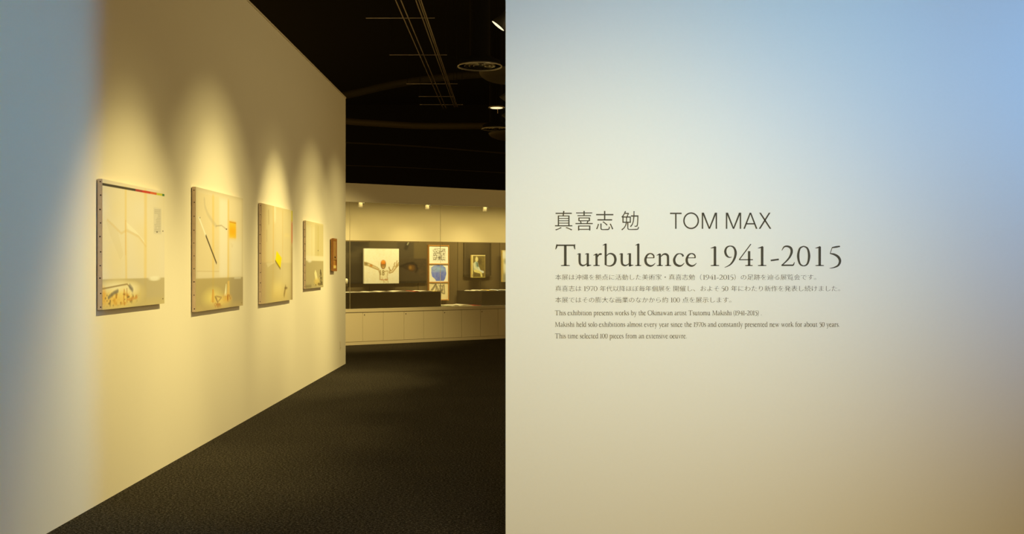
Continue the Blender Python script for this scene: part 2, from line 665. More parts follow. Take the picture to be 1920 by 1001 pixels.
# ---- painting 1
t, P, W, Hh = wall_canvas('stretched_painting', 'pale yellow painting with a black-to-red-and-green stripe along its top edge', 192, 308.3, 335, 581, None, 'tacked translucent paintings on the left wall', 10)
cv = Canvas(260, 330, P, W, Hh)
Z1 = lambda X, Y: (170 + X / 3.575, 320 + Y / 3.575)
cv.fill((238, 222, 176))
cv.blend(cv.rectuv(0, 1, .88, 1, .01) * .35, (236, 214, 160))
cv.blend(cv.rect(*Z1(78, 105), *Z1(500, 728), .02) * .8, (240, 226, 178))
cv.blend(cv.nz(5, 3) * .4, (242, 218, 140))
# folded sheet ridges
cv.blend(cv.poly([Z1(100, 330), Z1(180, 400), Z1(220, 560), Z1(200, 600), Z1(130, 430)]) * .30, (226, 208, 150))
cv.blend(cv.poly([Z1(235, 340), Z1(250, 390), Z1(330, 440), Z1(372, 505), Z1(360, 470), Z1(300, 400)]) * .6, (252, 244, 206))
cv.blend(cv.line([Z1(112, 330), Z1(160, 375), Z1(205, 420), Z1(240, 400), Z1(320, 440), Z1(370, 505)], .008) * .4, (222, 190, 110))
cv.blend(cv.line([Z1(235, 120), Z1(235, 370), Z1(240, 900)], .016) * .6, (238, 206, 112))
cv.blend(cv.line([Z1(368, 150), Z1(368, 330), Z1(366, 860)], .026) * .55, (240, 206, 104))
cv.blend(cv.line([Z1(234, 335), Z1(234, 560)], .007) * .5, (226, 178, 96))
# grey lower field
low = cv.rectuv(-.1, 1.1, -.1, P(*Z1(80, 728))[1], .002)
cv.blend(low * .85, (194, 174, 112))
cv.blend(cv.rectuv(-.1, 1.1, -.1, .06, .01) * .5, (214, 190, 110))
# glowing blob lower left
cv.blend(cv.blob(*Z1(190, 830), 38, 22, .5) * .95, (250, 222, 120))
cv.blend(cv.blob(*Z1(170, 775), 24, 9, .6) * .7, (254, 242, 190))
cv.blend(cv.blob(*Z1(280, 790), 10, 9, .7) * .7, (255, 240, 180))
cv.blend(cv.blob(*Z1(88, 840), 4, 14, .6) * .7, (238, 170, 50))
cv.blend(cv.blob(*Z1(150, 870), 26, 9, .8) * .6, (240, 186, 70))
n = cv.nz(46, 5)
n2 = cv.nz(30, 8)
reg = cv.blob(*Z1(190, 860), 36, 12, .3)
cv.blend(reg * np.clip((n - .62) * 5, 0, 1) * .8, (110, 90, 50))
cv.blend(reg * np.clip((n2 - .6) * 4, 0, 1) * .6, (216, 150, 40))
cv.blend(cv.line([Z1(78, 792), Z1(200, 768), Z1(245, 760), Z1(275, 795)], .005) * .8, (150, 120, 60))
cv.blend(cv.line([Z1(120, 850), Z1(155, 820), Z1(182, 806)], .012) * .8, (120, 112, 90))
cv.blend(cv.line([Z1(262, 775), Z1(280, 798)], .016) * .8, (130, 120, 96))
cv.blend(cv.line([Z1(225, 800), Z1(222, 870), Z1(226, 895)], .008) * .8, (206, 134, 40))
cv.blend(cv.line([Z1(243, 790), Z1(244, 880)], .005) * .9, (180, 110, 40))
cv.blend(cv.line([Z1(250, 870), Z1(310, 842)], .012) * .6 * (n > .4), (206, 130, 40))
# pale dish at the right of the horizon
cv.blend(cv.blob(*Z1(428, 722), 10, 4.2, .35) * .9, (250, 238, 186))
# printed square upper right
cv.blend(cv.rect(*Z1(422, 250), *Z1(474, 424), .003) * .45, (206, 194, 156))
for k in range(14):
    y = 262 + k * 11
    cv.blend(cv.line([Z1(428, y), Z1(468, y + 2)], .003) * .4 * (n > .35), (150, 140, 110))
cv.blend(cv.blob(*Z1(445, 411), 1.3, 1.4, .4) * .9, (60, 56, 40))
cv.blend(cv.blob(*Z1(484, 405), 1.0, 1.2, .4) * .9, (90, 80, 60))
cv.blend(cv.blob(*Z1(484, 858), 1.0, 1.2, .4) * .9, (80, 66, 40))
# stripe across the top
ua = [P(*Z1(a, b)) for a, b in ((80, 90), (497, 165))]
vs0, vs1 = ua[0][1], ua[1][1]
hw = 0.010
band = np.clip((hw - np.abs(cv.V - (vs0 + (vs1 - vs0) * (cv.U - ua[0][0]) / (ua[1][0] - ua[0][0])))) * 330 + .5, 0, 1) * .95
for a, b, col in ((-1, P(*Z1(300, 130))[0], (46, 40, 28)), (P(*Z1(300, 130))[0], P(*Z1(345, 140))[0], (168, 34, 30)),
                  (P(*Z1(345, 140))[0], P(*Z1(400, 140))[0], (206, 40, 24)), (P(*Z1(400, 140))[0], P(*Z1(442, 150))[0], (222, 96, 30)),
                  (P(*Z1(442, 150))[0], P(*Z1(480, 160))[0], (206, 200, 40)), (P(*Z1(480, 160))[0], 2, (26, 116, 46))):
    cv.blend(band * ((cv.U >= a) & (cv.U < b)), col)
o = cv.mesh('painted_face', t)

# ---- painting 2
t, P, W, Hh = wall_canvas('stretched_painting', 'pale painting with a thin diagonal dark rod and an orange-yellow square', 367, 455.5, 350, 585, None, 'tacked translucent paintings on the left wall', 10)
cv = Canvas(220, 240, P, W, Hh)
Z2 = lambda X, Y: (340 + X / 3.85, 340 + Y / 3.85)
cv.fill((216, 196, 138))
cv.blend(cv.rect(*Z2(112, 95), *Z2(440, 700), .012) * .9, (238, 218, 158))
cv.blend(cv.rect(*Z2(275, 130), *Z2(335, 690), .01) * .6, (244, 232, 186))
cv.blend(cv.rect(*Z2(112, 95), *Z2(272, 640), .003) * .3, (232, 206, 130))
cv.blend(cv.rect(*Z2(355, 420), *Z2(440, 690), .02) * .5, (238, 226, 180))
cv.blend(cv.line([Z2(112, 648), Z2(272, 650)], .005) * .4, (200, 170, 100))
cv.blend(cv.line([Z2(230, 120), Z2(230, 780)], .03) * .65, (236, 200, 96))
cv.blend(cv.line([Z2(340, 150), Z2(338, 800)], .026) * .65, (232, 196, 92))
low = cv.rectuv(-.1, 1.1, -.1, P(*Z2(110, 702))[1], .002)
cv.blend(low * .8, (186, 162, 90))
cv.blend(low * cv.rectuv(P(*Z2(350, 800))[0], 1.1, -.1, 1, .03) * .5, (160, 144, 108))
cv.blend(cv.rect(*Z2(382, 694), *Z2(430, 700), .003) * .8, (244, 234, 190))
# figure at top left, a bent grey twig
cv.blend(cv.line([Z2(166, 130), Z2(170, 180), Z2(190, 235), Z2(225, 290), Z2(250, 320)], .018) * .45, (196, 180, 130))
cv.blend(cv.line([Z2(250, 322), Z2(290, 318), Z2(325, 345)], .006) * .6, (170, 150, 100))
cv.blend(cv.blob(*Z2(326, 345), 1.2, 1.2, .5), (60, 50, 34))
# rod
cv.blend(cv.line([Z2(128, 262), Z2(176, 390)], .011) * .95, (252, 244, 205))
cv.blend(cv.line([Z2(178, 392), Z2(254, 590)], .010) * .98, (74, 58, 26))
cv.blend(cv.line([Z2(176, 396), Z2(250, 588)], .003) * .8, (40, 28, 12))
cv.blend(cv.blob(*Z2(134, 262), .8, 1.2, .4), (80, 60, 30))
# orange square
cv.blend(cv.rect(*Z2(344, 290), *Z2(396, 412), .006) * .95, (246, 200, 30))
cv.blend(cv.rect(*Z2(346, 330), *Z2(392, 385), .014) * .8, (244, 168, 16))
cv.blend(cv.line([Z2(348, 292), Z2(394, 302)], .006) * .9, (220, 150, 20))
cv.blend(cv.line([Z2(360, 450), Z2(366, 475), Z2(372, 455)], .005) * .3, (190, 160, 90))
# objects at the bottom
cv.blend(cv.blob(*Z2(230, 840), 14, 14, .7) * .9, (246, 222, 120))
cv.blend(cv.blob(*Z2(290, 870), 14, 10, .7) * .8, (248, 214, 110))
cv.blend(cv.poly([Z2(310, 825), Z2(322, 738), Z2(326, 740), Z2(326, 825)]) * .9, (252, 238, 170))
cv.blend(cv.poly([Z2(328, 820), Z2(334, 722), Z2(348, 716), Z2(350, 820)]) * .7, (240, 196, 96))
n = cv.nz(50, 5)
cv.blend(cv.poly([Z2(212, 872), Z2(224, 780), Z2(236, 780), Z2(246, 872)]) * .55, (236, 186, 70))
cv.blend(cv.line([Z2(228, 785), Z2(228, 870)], .010) * .8, (200, 116, 20))
cv.blend(cv.blob(*Z2(330, 842), 7, 7, .6) * .6, (234, 176, 60))
cv.blend(cv.blob(*Z2(330, 842), 6, 6, .4) * (n > .6), (170, 90, 20))
cv.blend(cv.line([Z2(244, 832), Z2(262, 872)], .010) * .8, (130, 96, 46))
cv.blend(cv.line([Z2(252, 828), Z2(290, 838), Z2(262, 872), Z2(252, 828)], .007) * .7, (170, 130, 70))
cv.blend(cv.blob(*Z2(266, 892), 7, 5, .5) * (n > .5) * .9, (186, 110, 20))
cv.blend(cv.line([Z2(268, 880), Z2(262, 905)], .007) * .7, (180, 110, 26))
cv.blend(cv.blob(*Z2(436, 876), 1, 1.4, .4) * .8, (90, 70, 40))
cv.blend(cv.rectuv(-.1, 1.1, -.1, .045, .01) * .5, (206, 178, 106))
o = cv.mesh('painted_face', t)

# ---- painting 3
t, P, W, Hh = wall_canvas('stretched_painting', 'grey-beige painting with a bright yellow tilted square at its middle', 490.5, 548.5, 380.5, 570, None, 'tacked translucent paintings on the left wall', 11)
cv = Canvas(200, 220, P, W, Hh)
Z3 = lambda X, Y: (470 + X / 4.168, 360 + Y / 4.168)
cv.fill((224, 200, 124))
cv.blend(cv.rect(*Z3(120, 130), *Z3(320, 560), .03) * .5, (222, 204, 146))
cv.blend(cv.rect(*Z3(196, 140), *Z3(262, 700), .02) * .4, (228, 210, 150))
cv.blend(cv.line([Z3(178, 110), Z3(174, 800)], .02) * .6, (224, 184, 84))
cv.blend(cv.line([Z3(250, 160), Z3(250, 760)], .026) * .45, (218, 186, 100))
cv.blend(cv.line([Z3(140, 150), Z3(142, 240)], .022) * .45, (180, 150, 80))
cv.blend(cv.line([Z3(190, 140), Z3(190, 200)], .05) * .7, (242, 226, 166))
cv.blend(cv.line([Z3(126, 300), Z3(126, 380)], .014) * .3, (160, 136, 86))
cv.blend(cv.rect(*Z3(262, 330), *Z3(306, 348), .01) * .6, (240, 214, 130))
low = cv.rectuv(-.1, 1.1, -.1, P(*Z3(80, 550))[1], .004)
cv.blend(low * .6, (190, 170, 108))
cv.blend(cv.rectuv(-.1, .12, -.1, 1.1, .02) * .4, (194, 150, 104))
cv.blend(cv.poly([Z3(122, 556), Z3(195, 548), Z3(150, 575), Z3(135, 590)]) * .4, (240, 222, 160))
cv.blend(cv.blob(*Z3(270, 660), 12, 30, .8) * .55, (240, 220, 150))
cv.blend(cv.rect(*Z3(178, 710), *Z3(245, 800), .03) * .85, (248, 226, 140))
cv.blend(cv.rect(*Z3(160, 770), *Z3(290, 840), .05) * .7, (244, 208, 96))
cv.blend(cv.line([Z3(272, 745), Z3(262, 800)], .028) * .8, (150, 120, 60))
cv.blend(cv.blob(*Z3(276, 750), 2.6, 2.2, .5) * .8, (120, 92, 46))
cv.blend(cv.poly([Z3(203, 458), Z3(243, 516), Z3(232, 598), Z3(193, 536)]), (250, 222, 10))
cv.blend(cv.line([Z3(193, 538), Z3(231, 598)], .012) * .8, (120, 96, 20))
cv.blend(cv.rectuv(P(*Z3(318, 400))[0], 2, P(540, *[Z3(0, 225)[1]])[1], 2, .004), (206, 190, 50))
cv.blend(cv.rectuv(P(*Z3(318, 400))[0], 2, P(540, *[Z3(0, 400)[1]])[1], P(540, *[Z3(0, 225)[1]])[1], .01), (196, 104, 60))
cv.blend(cv.rectuv(P(*Z3(318, 400))[0], 2, -1, P(540, *[Z3(0, 400)[1]])[1], .02) * .8, (130, 92, 44))
o = cv.mesh('painted_face', t)

# ---- painting 4
t, P, W, Hh = wall_canvas('stretched_painting', 'smallest of the four tacked paintings, cream above a sharp grey lower band', 573.5, 606.3, 413.3, 541.5, None, 'tacked translucent paintings on the left wall', 10)
cv = Canvas(170, 190, P, W, Hh)
Z4 = lambda X, Y: (560 + X / 6.256, 400 + Y / 6.256)
cv.fill((232, 210, 134))
cv.blend(cv.rect(*Z4(80, 150), *Z4(190, 540), .02) * .7, (242, 226, 160))
cv.blend(cv.rect(*Z4(192, 135), *Z4(296, 500), .004) * .7, (216, 196, 124))
cv.blend(cv.line([Z4(228, 160), Z4(228, 490)], .018) * .6, (196, 176, 70))
cv.blend(cv.line([Z4(156, 160), Z4(156, 540)], .014) * .6, (226, 200, 110))
cv.blend(cv.blob(*Z4(228, 436), .6, 1, .5), (60, 50, 20))
cv.blend(cv.rect(*Z4(78, 500), *Z4(290, 556), .004) * .7, (246, 230, 170))
cv.blend(cv.rectuv(-.1, 1.1, -.1, P(*Z4(80, 554))[1], .003) * .9, (188, 168, 104))
cv.blend(cv.blob(*Z4(128, 556), 3.6, 3, .5) * .8, (246, 232, 180))
cv.blend(cv.poly([Z4(184, 700), Z4(196, 660), Z4(212, 700), Z4(224, 780), Z4(196, 780)]) * .9, (250, 234, 150))
cv.blend(cv.blob(*Z4(216, 800), 5, 6, .5) * .8, (232, 200, 100))
n = cv.nz(40, 9)
cv.blend(cv.poly([Z4(246, 730), Z4(252, 650), Z4(262, 660), Z4(276, 740), Z4(280, 840), Z4(250, 844)]) * (n > .4) * .85, (90, 76, 40))
cv.blend(cv.blob(*Z4(222, 830), 6, 3, .5) * (n > .5) * .9, (120, 96, 40))
cv.blend(cv.rect(*Z4(75, 846), *Z4(150, 866), .01) * .8, (90, 72, 44))
o = cv.mesh('painted_face', t)

# ---- small wooden relief, far end
def yz5(px, d):
    return (LA - d) / (0.0035 - (px - 960) / F)
dp = 0.034
za, zb = yz5(623.2, dp), yz5(630.2, dp)
ht = EYE + (500.5 - 447) / F * za
hb = EYE + (500.5 - 508) / F * za
t = thing('wooden_relief', 'narrow brown wooden box relief hanging last on the left wall', 'artwork', (LW(za, dp), za, hb), WANG)
Wd, Hd = zb - za, ht - hb
MB().box(0, Wd, 0.0, dp - 0.012, 0, Hd).build('wooden_box', M['wood'], t, bevel=0.004)
fr = MB()
fr.box(-0.006, 0.03, -0.012, 0.001, -0.004, Hd + 0.004)
fr.box(Wd - 0.03, Wd + 0.006, -0.012, 0.001, -0.004, Hd + 0.004)
fr.box(0.03, Wd - 0.03, -0.012, 0.001, Hd - 0.03, Hd + 0.004)
fr.box(0.03, Wd - 0.03, -0.012, 0.001, -0.004, 0.03)
fr.build('front_frame', mat('dark_wood_frame', (0.36, 0.15, 0.035), 0.5), t)
MB().box(0.03, Wd - 0.03, -0.008, 0.001, Hd * .35, Hd - 0.03).build('carved_panel', mat('pale_brown_panel', (0.42, 0.24, 0.08), 0.6, nscale=25, namt=0.4), t)
MB().box(0.05, Wd - 0.05, -0.009, 0.001, 0.035, Hd * .17).build('paper_label', M['paper2'], t)
MB().lathe([(0, .012), (.012, .010), (.018, 0)], 12).build('knob', M['tack'], t, smooth=True)
o = [c for c in C.objects if c.parent is t and c.name.startswith('knob')][0]
o.location = (Wd * .5, -0.008, Hd * .43)
o.rotation_euler = (math.pi / 2, 0, 0)

# ---- wall outlet near the end of the left wall
z = yz5(638.7, 0.006)
hc = EYE + (500.5 - 647.5) / F * z
t = thing('wall_outlet', 'ivory outlet plate low on the left wall near its far end', 'outlet', (LW(z, 0.006), z, hc), WANG)
MB().box(-0.036, 0.036, 0, 0.0055, -0.062, 0.062).build('cover_plate', M['plate'], t, bevel=0.0015)
MB().box(-0.011, 0.011, -0.002, 0.001, -0.045, 0.045).build('socket_insert', mat('ivory_socket', (0.74, 0.70, 0.6), .5), t)
MB().box(-0.004, 0.004, -0.003, 0.0, -0.040, -0.028).build('socket_slot', M['dark'], t)

# ------------------------------------------------------------------ contents of the display case


def case_picture(name, label, px0, px1, py0, py1, d, nu=120, nv=160, thick=0.03, edge=None, cat='painting', group='pictures in the display case', refpx=None):
    s0, s1 = S_(px0, d), S_(px1, d)
    rp = (px0 + px1) / 2 if refpx is None else refpx
    htop = ray_case(rp, py0, d)[1]
    hbot = ray_case(rp, py1, d)[1]
    W, Hh = s1 - s0, htop - hbot

    def P(px, py):
        s, h = ray_case(px, py, d)
        return (s - s0) / W, (h - hbot) / Hh
    t = case_thing(name, label, cat, s0, d, hbot, group)
    MB().box(0, W, 0.0008, thick, 0, Hh).build('stretched_canvas', edge or M['side'], t)
    cv = Canvas(nu, nv, P, W, Hh)
    return t, cv, W, Hh


# dark reflection in the glass, built as a solid picture behind the white canvas
DD = D - 0.09
t, cv, W, Hh = case_picture('reflected_painting', 'large dark glass reflection with an eye shape, built as a panel behind the pale canvas', 625, 799.5, 453.5, 531, DD, 200, 100, 0.03, M['plinth'])
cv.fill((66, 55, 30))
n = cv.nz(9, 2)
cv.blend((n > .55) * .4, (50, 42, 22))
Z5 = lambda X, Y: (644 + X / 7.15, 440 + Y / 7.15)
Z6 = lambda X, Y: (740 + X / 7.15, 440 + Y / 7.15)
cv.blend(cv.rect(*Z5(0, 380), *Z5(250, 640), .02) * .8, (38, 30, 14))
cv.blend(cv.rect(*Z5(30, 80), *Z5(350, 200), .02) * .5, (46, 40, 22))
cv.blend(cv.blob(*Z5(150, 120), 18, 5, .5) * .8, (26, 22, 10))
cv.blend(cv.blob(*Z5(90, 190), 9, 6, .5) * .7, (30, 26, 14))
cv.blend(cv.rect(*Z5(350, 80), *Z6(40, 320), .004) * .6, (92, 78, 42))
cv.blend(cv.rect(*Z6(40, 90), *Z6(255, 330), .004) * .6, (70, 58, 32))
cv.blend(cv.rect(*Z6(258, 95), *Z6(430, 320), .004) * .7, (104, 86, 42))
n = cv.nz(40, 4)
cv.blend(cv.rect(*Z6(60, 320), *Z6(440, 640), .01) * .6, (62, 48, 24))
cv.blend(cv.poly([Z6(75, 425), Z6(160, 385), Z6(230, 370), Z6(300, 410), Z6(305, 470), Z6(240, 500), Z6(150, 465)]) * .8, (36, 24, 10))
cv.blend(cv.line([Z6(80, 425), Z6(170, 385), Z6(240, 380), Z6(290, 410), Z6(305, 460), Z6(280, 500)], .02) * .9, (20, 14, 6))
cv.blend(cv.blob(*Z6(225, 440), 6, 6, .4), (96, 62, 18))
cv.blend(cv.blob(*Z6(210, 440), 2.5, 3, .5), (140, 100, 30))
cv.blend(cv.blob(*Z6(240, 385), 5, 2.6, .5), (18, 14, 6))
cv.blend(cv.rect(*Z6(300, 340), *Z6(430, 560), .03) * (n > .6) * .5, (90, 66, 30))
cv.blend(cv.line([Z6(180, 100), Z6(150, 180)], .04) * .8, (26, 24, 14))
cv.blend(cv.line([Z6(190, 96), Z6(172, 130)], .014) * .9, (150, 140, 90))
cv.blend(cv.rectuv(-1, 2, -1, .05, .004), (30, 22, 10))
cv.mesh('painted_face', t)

# pale canvas with the sportsman
DW = D - 0.20
t, cv, W, Hh = case_picture('figure_painting', 'pale yellow canvas showing a sportsman in helmet with both arms raised', 682.6, 748, 466, 531.5, DW, 170, 170, 0.045, M['paper'])
cv.fill((246, 232, 176))
cv.blend(cv.nz(8, 6) * .35, (250, 240, 205))
cv.blend(cv.nz(14, 16) * .2, (240, 214, 130))
n = cv.nz(38, 3)
K = (176, 140, 66)
cv.blend(cv.poly([Z5(480, 470), Z5(520, 455), Z5(560, 455), Z5(610, 480), Z5(590, 560), Z5(600, 640), Z5(490, 640), Z5(490, 560)]) * .45, (236, 214, 140))
# left arm (picture left)
cv.blend(cv.poly([Z5(275, 368), Z5(320, 372), Z5(385, 405), Z5(450, 440), Z5(480, 470), Z5(460, 475), Z5(390, 440), Z5(330, 415), Z5(290, 410)]) * .6, (206, 170, 90))
cv.blend(cv.blob(*Z5(300, 390), 4, 3, .5) * .9, (120, 104, 50))
cv.blend(cv.blob(*Z5(370, 414), 2.8, 2.6, .5) * .9, (206, 130, 30))
cv.blend(cv.line([Z5(278, 370), Z5(290, 408), Z5(330, 415), Z5(400, 445), Z5(470, 472), Z5(488, 520), Z5(490, 600)], .012) * .8, K)
cv.blend(cv.line([Z5(280, 368), Z5(345, 385), Z5(400, 412), Z5(455, 438), Z5(480, 462)], .010) * .7, K)
# right arm
cv.blend(cv.poly([Z5(610, 480), Z5(650, 470), Z5(690, 430), Z5(720, 390), Z5(742, 375), Z5(742, 400), Z5(700, 450), Z5(660, 495), Z5(620, 515)]) * .5, (214, 184, 110))
for a in (((612, 440), (625, 480), (612, 510)), ((620, 515), (660, 500), (700, 450), (738, 405)), ((655, 470), (668, 440), (672, 425)), ((690, 430), (680, 400), (690, 375)), ((706, 430), (712, 380), (718, 350)), ((720, 415), (738, 375)), ((640, 480), (615, 460), (610, 435))):
    cv.blend(cv.line([Z5(*q) for q in a], .011) * .85, K)
# helmet and face
cv.blend(cv.blob(*Z5(534, 400), 4.6, 8.2, .2) * .9, (196, 150, 60))
cv.blend(cv.blob(*Z5(534, 375), 4.6, 4.8, .25) * .95, (222, 120, 18))
cv.blend(cv.blob(*Z5(534, 360), 2.6, 2.0, .4) * .9, (240, 160, 40))
cv.blend(cv.line([Z5(505, 405), Z5(562, 405)], .014) * .9, (130, 92, 34))
cv.blend(cv.line([Z5(512, 425), Z5(556, 425)], .008) * .8, (150, 110, 44))
cv.blend(cv.line([Z5(504, 380), Z5(506, 430), Z5(525, 455), Z5(548, 450), Z5(562, 425), Z5(564, 380)], .010) * .9, (140, 100, 40))
# number 18 on the shirt
G18 = (140, 116, 50)
cv.blend(cv.line([Z5(492, 480), Z5(496, 535)], .012) * .9, G18)
cv.blend(cv.line([Z5(522, 488), Z5(534, 480), Z5(546, 490), Z5(540, 508), Z5(524, 512), Z5(520, 530), Z5(530, 542), Z5(544, 534), Z5(544, 515), Z5(526, 506), Z5(522, 488)], .009) * .95, G18)
cv.blend(cv.line([Z5(556, 495), Z5(580, 485), Z5(600, 488)], .009) * .8, K)
cv.blend(cv.rect(*Z5(490, 585), *Z5(600, 640), .02) * (n > .55) * .7, K)
cv.blend(cv.line([Z5(596, 500), Z5(585, 560), Z5(598, 640)], .009) * .6, K)
cv.blend(cv.line([Z5(500, 600), Z5(540, 606), Z5(590, 600)], .009) * .8, (190, 110, 50))
cv.blend((n > .75) * .10, (200, 160, 80))
cv.mesh('painted_face', t)

# triptych in an orange wood frame (three framed sheets one above the other)
DT = D - 0.11
s0, s1 = S_(804.6, DT), S_(840.0, DT)
h3 = [ray_case(806, y, DT)[1] for y in (460, 494.6, 529, 562.5)]
t = case_thing('framed_triptych', 'tall orange wood frame holding three sheets, a blue blob in the middle one', 'picture', s0, DT, h3[3], 'pictures in the display case')
W = s1 - s0
HH = h3[0] - h3[3]
MB().box(-0.0, W, 0.0, 0.05, -0.0, HH).build('backing_board', M['wood'], t)
MB().box(-0.013, 0.0, -0.012, 0.05, -0.015, HH + 0.015).build('frame_stile', M['wood'], t)
MB().box(W, W + 0.012, -0.02, 0.05, -0.015, HH + 0.015).build('frame_stile', M['wood'], t)
zs = [q - h3[3] for q in h3]
for z_ in zs:
    MB().box(0, W, -0.018, 0.0, z_ - 0.010, z_ + 0.008).build('frame_rail', M['wood'], t)
for k in range(3):
    lo, hi = zs[k + 1] + .008, zs[k] - .010
    hb_ = h3[3] + lo

    def P(px, py, hb_=hb_, lo=lo, hi=hi):
        s, h = ray_case(px, py, DT)
        return (s - s0) / W, (h - hb_) / (hi - lo)
    cv = Canvas(90, 80, P, W, hi - lo)
    cv.fill((246, 236, 200))
    n = cv.nz(26, 11 + k)
    n2 = cv.nz(36, 21 + k)
    if k == 0:
        reg = cv.rect(*Z6(515, 185), *Z6(680, 350), .02)
        cv.blend(reg * (n > .5) * (n2 > .3) * .85, (104, 92, 60))
        cv.blend(reg * .2, (190, 176, 130))
        for q in range(6):
            cv.blend(cv.line([Z6(520, 195 + q * 27), Z6(600, 190 + q * 28), Z6(672, 196 + q * 26)], .006) * .6 * (n2 > .35), (70, 60, 40))
        cv.blend(cv.blob(*Z6(605, 310), 3, 3, .5) * .8, (60, 50, 34))
    elif k == 1:
        B = cv.poly([Z6(490, 440), Z6(520, 415), Z6(580, 405), Z6(640, 408), Z6(680, 440), Z6(692, 520), Z6(675, 590), Z6(655, 620), Z6(555, 620), Z6(535, 590), Z6(500, 560), Z6(488, 500)])
        cv.blend(B, (112, 128, 188))
        cv.blend(B * cv.rect(*Z6(480, 400), *Z6(560, 500), .05) * .6, (176, 186, 206))
        cv.blend(B * (cv.nz(10, 5) > .6) * .35, (160, 170, 204))
        cv.blend(B * cv.blob(*Z6(600, 460), 9, 4, .8) * .6, (166, 200, 222))
        cv.blend(B * cv.blob(*Z6(620, 560), 10, 8, .8) * .5, (92, 98, 166))
        cv.blend(cv.line([Z6(500, 470), Z6(530, 480), Z6(560, 455)], .01) * .5, (120, 130, 160))
    else:
        cv.fill((244, 222, 150))
        for a in (((490, 740), (520, 700), (545, 662)), ((498, 752), (535, 700), (545, 668)), ((555, 665), (552, 760)), ((565, 690), (575, 760), (590, 735)), ((600, 690), (612, 680), (640, 690), (660, 670), (668, 790)), ((615, 700), (620, 770), (655, 790)), ((640, 700), (636, 760)), ((600, 750), (640, 740))):
            cv.blend(cv.line([Z6(*q) for q in a], .011) * .85, (116, 100, 62))
        cv.blend(cv.rect(*Z6(560, 670), *Z6(670, 790), .02) * (n > .5) * .5, (150, 134, 90))
    o = cv.mesh('printed_sheet', t)
    o.location = (0, -0.004, lo)

# dark square glass reflection built as a solid picture, seated figure in front
t, cv, W, Hh = case_picture('reflected_square_painting', 'dark brown square glass reflection built as a panel behind the seated figure picture', 870.5, 918.5, 455.5, 514.5, DD, 90, 110, 0.03, M['plinth'])
cv.fill((74, 60, 30))
cv.blend(cv.nz(7, 2) * .5, (58, 46, 22))
cv.blend(cv.blob(895, 462, 12, 12, .8) * .5, (92, 76, 38))
cv.blend(cv.rectuv(-1, .03, -1, 2, .004), (96, 78, 42))
cv.mesh('painted_face', t)
fr = MB()
fr.box(W, W + 0.03, -0.01, 0.03, -0.03, Hh)
fr.box(-0.01, W, -0.01, 0.03, -0.045, 0.0)
fr.build('reflected_frame_edge', M['plinth'], t)
Z7 = lambda X, Y: (840 + X / 7.145, 440 + Y / 7.145)
t, cv, W, Hh = case_picture('seated_figure_painting', 'small dark painting with gilt edge of a seated figure in pale clothes', 884.2, 910, 478, 520.3, DW, 110, 150, 0.05, M['paper2'])
cv.fill((122, 102, 44))
cv.blend(cv.nz(16, 2) * .5, (90, 78, 36))
cv.blend(cv.rectuv(.93, 2, -1, 2, .006) * .6, (150, 124, 60))
cv.blend(cv.rectuv(-1, .10, -1, 2, .012), (224, 200, 110))
cv.blend(cv.rectuv(-1, 2, .965, 2, .006), (230, 206, 120))
cv.blend(cv.rectuv(-1, 2, -1, .02, .006), (220, 196, 70))
cv.blend(cv.blob(*Z7(425, 360), 3.4, 5.5, .5) * .6, (64, 52, 24))
cv.blend(cv.poly([Z7(352, 370), Z7(372, 352), Z7(402, 372), Z7(415, 440), Z7(425, 470), Z7(370, 490), Z7(342, 470), Z7(340, 410)]), (176, 186, 140))
cv.blend(cv.poly([Z7(378, 368), Z7(400, 375), Z7(412, 440), Z7(385, 420)]) * .8, (70, 92, 78))
cv.blend(cv.blob(*Z7(385, 330), 2.6, 4.4, .25), (216, 196, 110))
cv.blend(cv.line([Z7(376, 340), Z7(382, 306)], .02) * .6, (226, 206, 130))
cv.blend(cv.poly([Z7(342, 470), Z7(420, 465), Z7(450, 490), Z7(462, 560), Z7(440, 562), Z7(430, 520), Z7(352, 500)]), (228, 208, 110))
cv.blend(cv.line([Z7(350, 390), Z7(360, 440), Z7(405, 470)], .022) * .8, (226, 214, 150))
cv.blend(cv.line([Z7(410, 440), Z7(430, 480), Z7(470, 500)], .016) * .9, (220, 220, 180))
cv.blend(cv.blob(*Z7(465, 498), 2, 2, .4), (226, 222, 180))
cv.blend(cv.rect(*Z7(325, 525), *Z7(435, 565), .02) * (cv.nz(20, 3) > .4) * .6, (84, 68, 28))
cv.mesh('painted_face', t)

# white-edged picture cut by the title wall
t, cv, W, Hh = case_picture('pale_portrait_painting', 'cream-edged pale painting cut off by the title wall edge', 941.8, 968, 469, 528.5, DW, 90, 140, 0.05, M['paper2'], refpx=943)
cv.fill((206, 190, 130))
cv.blend(cv.rectuv(-1, .12, -1, 2, .01), (222, 190, 100))
cv.blend(cv.rect(*Z7(735, 225), *Z7(900, 320), .02), (240, 232, 190))
cv.blend(cv.blob(*Z7(775, 430), 4, 13, .4), (244, 236, 196))
cv.blend(cv.blob(*Z7(780, 360), 4, 5, .4) * .8, (150, 150, 120))
cv.blend(cv.rect(*Z7(735, 520), *Z7(900, 625), .02) * .7, (150, 146, 112))
cv.mesh('painted_face', t)

